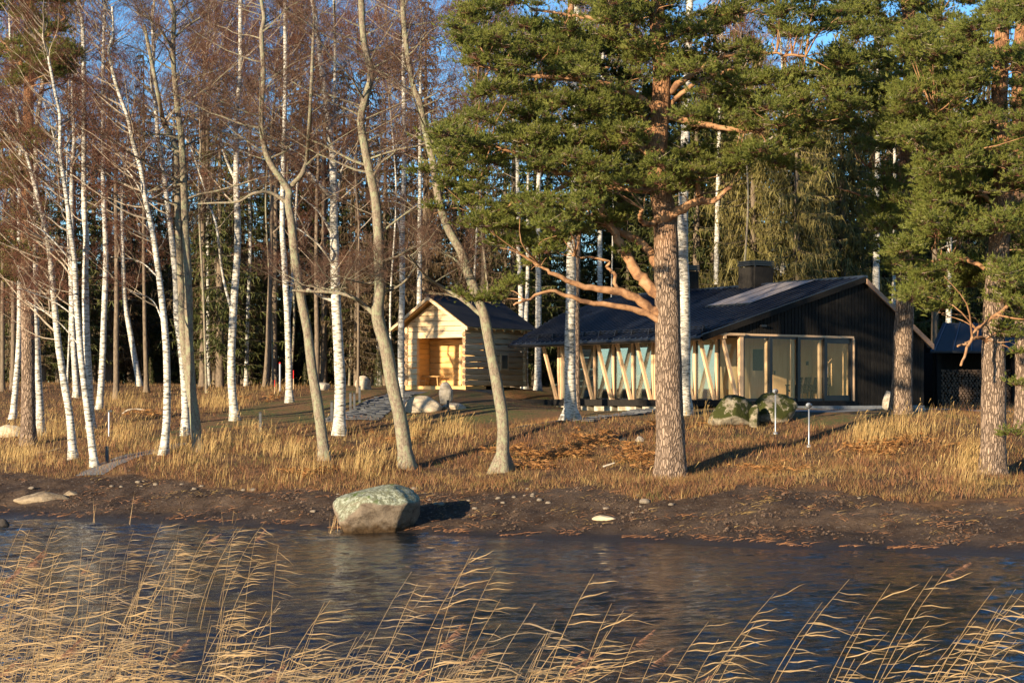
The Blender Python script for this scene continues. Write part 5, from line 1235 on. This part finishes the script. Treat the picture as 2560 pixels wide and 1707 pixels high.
for k, (x, y, kk) in enumerate([(60,300,2),(135,380,1),(215,260,0),(300,330,2),(365,380,1),(430,300,0),(505,230,1),(545,400,2),(610,300,0),(655,180,2),(715,260,0),(790,210,1),(820,330,2),(885,260,0),(930,180,2),(1010,330,0),(1045,260,1),(1110,300,2),(1180,130,0),(1230,280,1),(1320,200,0),(1380,260,1),(1500,200,0),(1600,150,1),(1900,180,0),(2070,240,1),(2200,200,0),(2320,260,1)]):
    D = 93+(k*37 % 17); y -= 60; put_spruce(kk, x, D, max(8, htop(y, D, x)), "spruce standing among the bare birches at the forest edge", "second row of spruces", R, sx=1.45)
GR2 = "spruces deep in the forest"
rng = np.random.default_rng(77)
for k in range(125):
    D = rng.uniform(98, 135); x = rng.uniform(-150, 2500)
    y = rng.uniform(380, 660) if x < 1400 else rng.uniform(30, 420)
    put_spruce(int(rng.choice([0,1,1,2,4])), x, D, max(7, htop(y, D, x)), "dark spruce deep in the shaded forest", GR2, rng, sx=1.25)
# low young spruces closing the dark floor of the forest
for k in range(115):
    D = rng.uniform(98, 128); x = rng.uniform(-150, 2500)
    put_spruce(4, x, D, rng.uniform(6, 11), "young dark spruce in the forest undergrowth", "young spruces in the undergrowth", rng, sx=1.5)
for x, D, h in [(345,96,1.6),(700,95,1.3),(868,92,2.0),(1270,90,1.2),(250,100,3.0)]:
    put_spruce(4, x, D, h, f"knee to head high young spruce {'by the log hut' if x in (868,) else 'at the forest edge'}" if x == 868 else {345:"small green spruce by the shaded grey trunk",700:"small green spruce left of the thick spotted birch",1270:"low dark bush-like spruce between hut and house",250:"young spruce behind the slender straight birch"}[x], "young spruces in the undergrowth", rng)
for x in (2600,2850,3100): # trees beyond the frame edges shade the forest sides
    put_spruce(0, x, 90+rng.uniform(0,12), 22, "tall spruce just beyond the frame edge", "spruces outside the frame", rng)
# purple-brown birch tops behind, higher fine twigs
GR3 = "bare birches in the forest behind"
for k in range(13):
    D = rng.uniform(82, 100); x = rng.uniform(-20, 1120) if k < 10 else rng.uniform(1120, 2300)
    top = at(x+rng.normal(0,15), rng.uniform(-40,60), D); P = [(x, 895), (x+rng.normal(0,6), 700), (x+rng.normal(0,10), 450), (x+rng.normal(0,15), 250)]
    tree('birch_tree', "bare birch with fine purple-brown twigs deeper in the forest", P, D, rng.uniform(.05,.08), 'birch', .03, 5.5, 30, .40, seed=400+k, seg=7, group=GR3, lmax=1.6, lmin=.9, up=.9, mat=M['alder'] if k % 3 else None)

# ------------------------------------------------------------------ grass, fern, litter
def pix_density(n, rng, ylo, yhi, D0=47, D1=100):
    """random ground points spread evenly over the view"""
    x = rng.uniform(-40, 2400, n); q = rng.uniform(0, 1, n); D = 1/((1-q)/D0 + q/D1); return (x-CX)/FD*D, D
def blades(X, Y, h, wdt, rng, lean=.35, wind=(.25,0), k=4):
    n = len(X); Z = gh(X, Y)-.02; az = rng.uniform(0, 2*math.pi, n); L = rng.uniform(.2, 1, n)*lean
    dx = np.cos(az)*L + wind[0]*rng.uniform(.3,1.2,n); dy = np.sin(az)*L + wind[1]
    t = np.linspace(0,1,k); P = np.zeros((n,k,3)); hh = h[:,None]
    P[:,:,0] = X[:,None]+dx[:,None]*hh*t**1.7; P[:,:,1] = Y[:,None]+dy[:,None]*hh*t**1.7; P[:,:,2] = Z[:,None]+hh*t*(1-.12*t)
    a2 = rng.uniform(0, math.pi, n); side = np.stack([np.cos(a2), np.sin(a2)*.6, np.full(n, 1.6 if lean > 2 else 0.)], 1); side /= np.linalg.norm(side, axis=1)[:,None]
    if lean > 2: Z += .025; P[:,:,2] += .025
    wv = wdt*np.array([1,.85,.55,.05]) if k == 4 else wdt*np.linspace(1,.05,k)
    return ribbons(P, wv, side)
rng = np.random.default_rng(99)
def px_of(X, Y):
    z = gh0(X, Y); return X/Y*FD+CX, HY+(CAMZ-z)/Y*FD
# tall straw grass
HOT = [(650,1060,95,45),(560,1010,90,30),(480,1040,60,26),(720,1090,60,26),(410,1050,50,35),(960,1000,60,26),(1040,1000,60,30),(880,1040,60,30),(2080,985,110,36),(2150,1000,80,40),(2000,1010,60,30),(1600,960,34,26),(2240,1060,60,50),(100,1000,110,40),(20,1030,60,30),(300,1000,70,30),(60,1060,60,30),(830,1075,60,30),(560,1085,100,24),(280,925,120,16),(500,930,100,16),(620,905,120,14),(750,1000,60,14),(1280,870,40,12)]
X, Y = pix_density(110000, rng, 0, 0, 42, 100)
mud, lawn, z = zones(X, Y); px, py = px_of(X, Y)
den = np.zeros(len(X))
for hx, hy, sx, sy in HOT: den = np.maximum(den, np.exp(-((px-hx)/sx)**2-((py-hy)/sy)**2))
patch = np.clip(vnoise(X, Y, 1.1, 3, 12)*3.2+.35, 0, 1)
p = den*1.0*patch + .015*(z > .5)
keep = (rng.random(len(X)) < p*(1-mud)*(1-lawn)) & (z > .35)
X, Y = X[keep], Y[keep]; dk = den[keep]
h = rng.uniform(.30,.66,len(X))*(.55+.8*dk)
v, f = blades(X, Y, h, .013, rng, .28, (.22,0)); g = G(); g.add(v, f)
# seed heads
m = rng.random(len(X)) < .22; n = m.sum(); b = np.stack([X[m], Y[m], gh(X[m],Y[m])+h[m]*.85],1); e = b+np.stack([rng.normal(.06,.05,n), rng.normal(0,.04,n), rng.uniform(.10,.22,n)],1); v, f = spikes(e, b, .022, rng); g.add(v, f)
o = link("dry_grass", g.mesh("dry_grass", [M['straw']]), kind='stuff', label="tall straw-coloured grass on the bank", category="grass")
# short turf everywhere on the bank
def scatter(n, cond, h0, h1, wdt, mat, name, lean, wind, k=3, seed=1, D0=40, D1=96):
    rng = np.random.default_rng(seed); X, Y = pix_density(n, rng, 0, 0, D0, D1); mud, lawn, z = zones(X, Y); px, py = px_of(X, Y)
    pr = cond(X, Y, px, py, mud, lawn, z); keep = rng.random(n) < pr; X, Y = X[keep], Y[keep]
    v, f = blades(X, Y, rng.uniform(h0, h1, len(X)), wdt, rng, lean, wind, k); g = G(); g.add(v, f)
    return link(name, g.mesh(name, [mat]), kind='stuff')
scatter(130000, lambda X,Y,px,py,mu,la,z: (1-mu)*(1-la)*(z>.25)*np.clip(vnoise(X,Y,.6,3,21)*1.6+.7,0,1), .06,.24,.014, M['turf'], "short_grass", .7, (.2,0), seed=2)
scatter(110000, lambda X,Y,px,py,mu,la,z: (1-mu)*(1-la)*(z>.25)*np.clip(vnoise(X,Y,.9,3,22)*2.6+.55,0,1), .08,.28,.016, M['brown'], "brown_undergrowth", 1.1, (0,0), seed=3)
scatter(60000, lambda X,Y,px,py,mu,la,z: (1-mu)*(1-la)*(z>.4)*np.clip(vnoise(X,Y,1.0,3,28)*5-1.0,0,1)*.9, .12,.40,.016, M['brown'], "brown_weeds", .5, (.05,0), k=4, seed=14)
scatter(80000, lambda X,Y,px,py,mu,la,z: (1-mu)*(z>.25)*(1-la*.5)*np.clip(vnoise(X,Y,1.1,3,23)*4-1.1,0,1), .05,.20,.014, M['green'], "green_grass", .6, (0,0), seed=4)
scatter(60000, lambda X,Y,px,py,mu,la,z: la*np.clip(vnoise(X,Y,.9,3,24)*2+.3,0,1), .02,.06,.014, M['green'], "lawn_grass", .6, (0,0), seed=5, D0=55)
scatter(30000, lambda X,Y,px,py,mu,la,z: mu*(z>.2)*np.clip(vnoise(X,Y,.7,3,27)*5-.6,0,1)*.8*np.clip((z-.15)*2.5,0,1), .015,.06,.018, M['turf'], "loose_straw", 5.0, (2,0), seed=9, D0=36, D1=56)
scatter(45000, lambda X,Y,px,py,mu,la,z: .7*mu*(np.abs(z-.075-.03*vnoise(X,Y,1.2,2,29))<.03)*np.clip(vnoise(X,Y,.5,2,25)*3+.6,0,1), .02,.05,.02, M['brown'], "washed_up_straw", 6.0, (4,0), seed=6, D0=36, D1=50)
scatter(26000, lambda X,Y,px,py,mu,la,z: mu*(z>.1)*np.clip(vnoise(X,Y,.5,2,26)*4-.2,0,1)*.8, .02,.07,.02, M['brown'], "shore_litter", 5.0, (1,0), seed=8, D0=36, D1=54)
# clods of soil on the mud
rc = np.random.default_rng(321); X, Y = pix_density(16000, rc, 0, 0, 36, 54); mu_, la_, z_ = zones(X, Y)
kp = (rc.random(len(X)) < mu_*np.clip(vnoise(X, Y, .8, 3, 41)*4+.1, 0, 1)) & (z_ > .12); X, Y = X[kp], Y[kp]; n = len(X)
oc = np.array([(1,0,0),(-1,0,0),(0,1,0),(0,-1,0),(0,0,1),(0,0,-1)], float); of = np.array([(0,2,4),(2,1,4),(1,3,4),(3,0,4),(2,0,5),(1,2,5),(3,1,5),(0,3,5)])
Vc = oc[None]*rc.uniform(.012,.05,(n,1,1))*rc.uniform(.6,1.4,(n,6,1))*np.array([1.3,1.1,.8]) + np.stack([X, Y, gh(X, Y)+.008], 1)[:,None]
g = G(); g.add(Vc.reshape(-1,3), (of[None]+np.arange(n)[:,None,None]*6).reshape(-1,3))
M['clod'] = pmat("soil_clods", [(.3,(.035,.02,.013)),(.7,(.14,.09,.058))], .95, 3, detail=5)
link("soil_clods", g.mesh("soil_clods", [M['clod']]), kind='stuff')
# rust coloured fern fronds
FERN = [(1270,1050,70,22),(1330,1035,50,16),(1230,1072,34,10),(1440,1040,60,20),(1480,1060,30,12),(1380,1010,60,12),(2060,1030,90,16),(1990,1040,50,14),(1600,985,20,8),(700,1090,60,10),(930,1010,60,12),(1160,1040,40,12),(1500,985,30,8),(1780,1080,60,10),(330,955,60,10),(600,915,60,7)]
P0 = []; 
rf_ = np.random.default_rng(44)
g = G()
for hx, hy, sx, sy in FERN:
    for _ in range(int(sx*sy/55)):
        x, y = rf_.normal(hx, sx*.55), rf_.normal(hy, sy*.6); D = dist_for(x, y, np.interp(y, [900,950,1000,1050,1100],[85,68,58,50,46]))
        X0 = (x-CX)/FD*D; Z0 = gz(X0, D); nf = 4
        for q in range(nf):
            az = rf_.uniform(0,6.28); L = rf_.uniform(.28,.62); t = np.linspace(0,1,5)
            A = np.stack([X0+math.cos(az)*L*t*.9, D+math.sin(az)*L*t*.9, Z0+L*.75*t-.55*L*t**2.2+.03], 1)
            i = rf_.integers(0, 4, 18); fr = rf_.random(18)[:,None]; b = A[i]+(A[i+1]-A[i])*fr; sd = np.array([-math.sin(az), math.cos(az), 0])*rf_.choice([-1,1],(18,1))
            e = b+(sd*.8+np.array([math.cos(az),math.sin(az),-.1])*.4+rf_.normal(0,.25,(18,3)))*(L*.32*(1.1-fr)); v, f = spikes(b, e, .035, rf_); g.add(v, f)
link("rust_ferns", g.mesh("rust_ferns", [M['fern']]), kind='stuff')
# evergreen sprig by the doorstep
def bush(label, x, y, D0, r, h, mat, seed, n=420, cat="shrub"):
    rr = np.random.default_rng(seed); D = dist_for(x, y, D0); p = put(x, D); t = thing("shrub", label, cat, p)
    a = rr.normal(size=(n,3)); a[:,2] = np.abs(a[:,2]); a /= np.linalg.norm(a, axis=1)[:,None]; b = a*rr.uniform(.2,1,(n,1))*np.array([r,r,h]); e = b+(a+rr.normal(0,.4,(n,3)))*.12
    v, f = spikes(b, e, .05, rr); g = G(); g.add(v, f); link("foliage", g.mesh("foliage",[mat]), t)
    g = G(); 
    for k in range(6): g.add(*tube([(0,0,-.05), tuple(a[k]*np.array([r,r,h])*.8)], .01, 4))
    link("stem", g.mesh("stem",[M['spruce_bark']]), t)
bush("low bright green bush beside the doorstep at the end of the glazing", 1955, 935, 63, .42, .42, M['green'], 3)

# ------------------------------------------------------------------ reeds in front
def reed_geo(rr, X, Y, H, lean, plume, bendy=1.0, nl=8, broken=False):
    """a reed blown to the right: stem, long thin leaves streaming with the wind, perhaps a brown plume"""
    n = 8; t = np.linspace(0,1,n); P = np.zeros((n,3)); P[:,0] = X+lean*H*(.45*t+.55*t**2.3); P[:,1] = Y+rr.normal(0,.05)*t; P[:,2] = -.15+(H+.15)*(t-.05*bendy*t**3)
    if rr.random() < .14:   # snapped stem, upper part hanging over
        P[5:, 2] = P[4,2] + (P[5:,2]-P[4,2])*rr.uniform(-.6,.2); P[5:, 0] += .12*H*np.arange(1,4)/3
    st = tube(P, np.linspace(.0052,.0022,n), 3)
    kL = 7; A = []; Wd = []; S = []; sb = rr.uniform(-.12,.28)
    for j in range(nl):
        u = .50+.49*(j+rr.uniform(0,.7))/nl; i = min(int(u*(n-1)), n-2); b = P[i]+(P[i+1]-P[i])*(u*(n-1)-i)
        L = rr.uniform(.20,.44)*(1.1-.2*u); s = np.linspace(0,1,kL); up = sb+rr.uniform(-.22,.22); az = rr.normal(0,.35); fall = rr.uniform(-.08,.26)
        Q = np.stack([b[0]+L*s*math.cos(az), b[1]+L*s*math.sin(az), b[2]+L*(up*s-fall*s**2+.02*np.sin(s*9+j))], 1); A.append(Q)
        Wd.append(rr.uniform(.007,.013)*np.array([.35,.9,1,.9,.7,.4,.05])); S.append((0, math.sin(rr.uniform(.5,1.5)), math.cos(.4)))
    S = np.array(S); S /= np.linalg.norm(S, axis=1)[:,None]
    lv = ribbons(np.array(A), np.array(Wd), S)
    pl = None
    if plume:
        m = 46; q = rr.random(m)**.7; tip = P[-1]; d = P[-1]-P[-2]; d /= np.linalg.norm(d)
        b = tip-d*.10+np.outer(q, d*.22+np.array([.10,0,-.05])); e = b+np.stack([rr.uniform(.03,.13,m), rr.normal(0,.02,m), rr.uniform(-.05,.05,m)],1)*(1.2-q)[:,None]
        pl = spikes(b, e, .010, rr)
    return st, lv, pl
rr = np.random.default_rng(123)
def place(xt, yt, D):
    """stem foot and height from where its top shows"""
    top = at(xt, yt, D); return top
# individual reeds, right half
tall = [(2180,1272,13),(2140,1290,13.5),(2050,1310,13),(1950,1300,14),(1720,1408,13),(1665,1395,13),(1625,1400,14),(1740,1400,14),(1650,1440,13),(1780,1330,14.5),(1925,1355,12.5),(1890,1352,13),(1985,1385,13.5),(2040,1420,13),(2130,1395,13),(2120,1460,13.5),(2200,1430,12.5),(2240,1400,14),(2290,1320,13),(2330,1322,14),(2352,1330,12.5),(2300,1360,13),(2260,1415,13),(2345,1375,13.5),(2220,1460,13),(2330,1440,12.8),
        (1365,1288,14),(1340,1300,13.5),(1432,1375,14),(1405,1360,14),(1100,1232,16),(1085,1240,16.5),(960,1312,15),(1150,1350,14),(1140,1290,20),(760,1350,14),(745,1360,15),(1500,1480,13),(1540,1500,13),(600,1270,22),(560,1190,25),(545,1195,24),(610,1180,24),(480,1220,24),(1460,1440,13.5),(1395,1420,13)]
side_ = ["lower right corner", "right side"]
for k, (x, y, D) in enumerate(sorted(tall)):
    top = at(x, y, D); H = max(.9, top[2]); lean = rr.uniform(.34,.55) if x > 1500 else rr.uniform(.25,.5)
    st, lv, pl = reed_geo(rr, top[0]-lean*H, D, H, lean, rr.random() < .15, nl=int(rr.integers(5,10)))
    o = np.array([top[0]-lean*H, D, 0])
    t = thing("reed", f"tall dry wind-bent reed, number {k+1} from the left of the single reeds over the water", "reed", o, group="tall single reeds over the water")
    link("stem", tri_mesh("stem", st[0]-o, st[1], np.zeros(len(st[1])), [M['reed']], True), t)
    link("leaves", tri_mesh("leaves", lv[0]-o, lv[1], np.zeros(len(lv[1])), [M['reed']]), t)
    if pl: link("plume", tri_mesh("plume", pl[0]-o, pl[1], np.zeros(len(pl[1])), [M['plume']]), t)
g = G(); N = 0
for k in range(520):
    if k < 235: x = rr.normal(170, 210); D = rr.uniform(11.5, 20); y = 1610-abs(rr.normal(0, 190)) - (30 if x < 150 else 0)
    elif k < 295: x = rr.uniform(-20, 640); D = rr.uniform(20, 30); y = rr.uniform(1185, 1420)
    elif k < 490: x = rr.uniform(500, 1330); D = rr.uniform(11, 15.5); y = 1590-abs(rr.normal(0, 95))
    else: x = rr.uniform(1300, 2400); D = rr.uniform(11, 14); y = 1610-abs(rr.normal(0,62))
    if x < -60 or x > 2420: continue
    if y < 1180: y = rr.uniform(1200,1400)
    top = at(x, y, D); H = top[2]
    if H < .55: continue
    lean = rr.uniform(.06,.40) if x < 700 else rr.uniform(.15,.5)
    st, lv, pl = reed_geo(rr, top[0]-lean*H, D, H, lean, rr.random() < .10, nl=int(rr.integers(4,9)))
    mi = 0 if rr.random() < .62 else 2
    g.add(*st, mi); g.add(*lv, mi)
    if pl: g.add(*pl, 1)
link("reed_bed", g.mesh("reed_bed", [M['reed'], M['plume'], M['reed_grey']]), kind='stuff')
# thin stalks standing by the boulder at the waterline
g = G()
for k in range(26):
    x = rr.choice([rr.normal(765,10), rr.uniform(60,560)]); D = CAMZ*FD/(np.interp(x,[0,400,760],[1190,1203,1219])-HY)-rr.uniform(-.6,1.0)
    X0 = (x-CX)/FD*D; h = rr.uniform(.4,1.0); b = np.array([[X0, D, -.05]]); e = b+np.array([[rr.normal(.12,.12), 0, h]]); v, f = spikes(b, e, .014, rr); g.add(v, f)
link("waterside_stalks", g.mesh("waterside_stalks", [M['reed']]), kind='stuff')
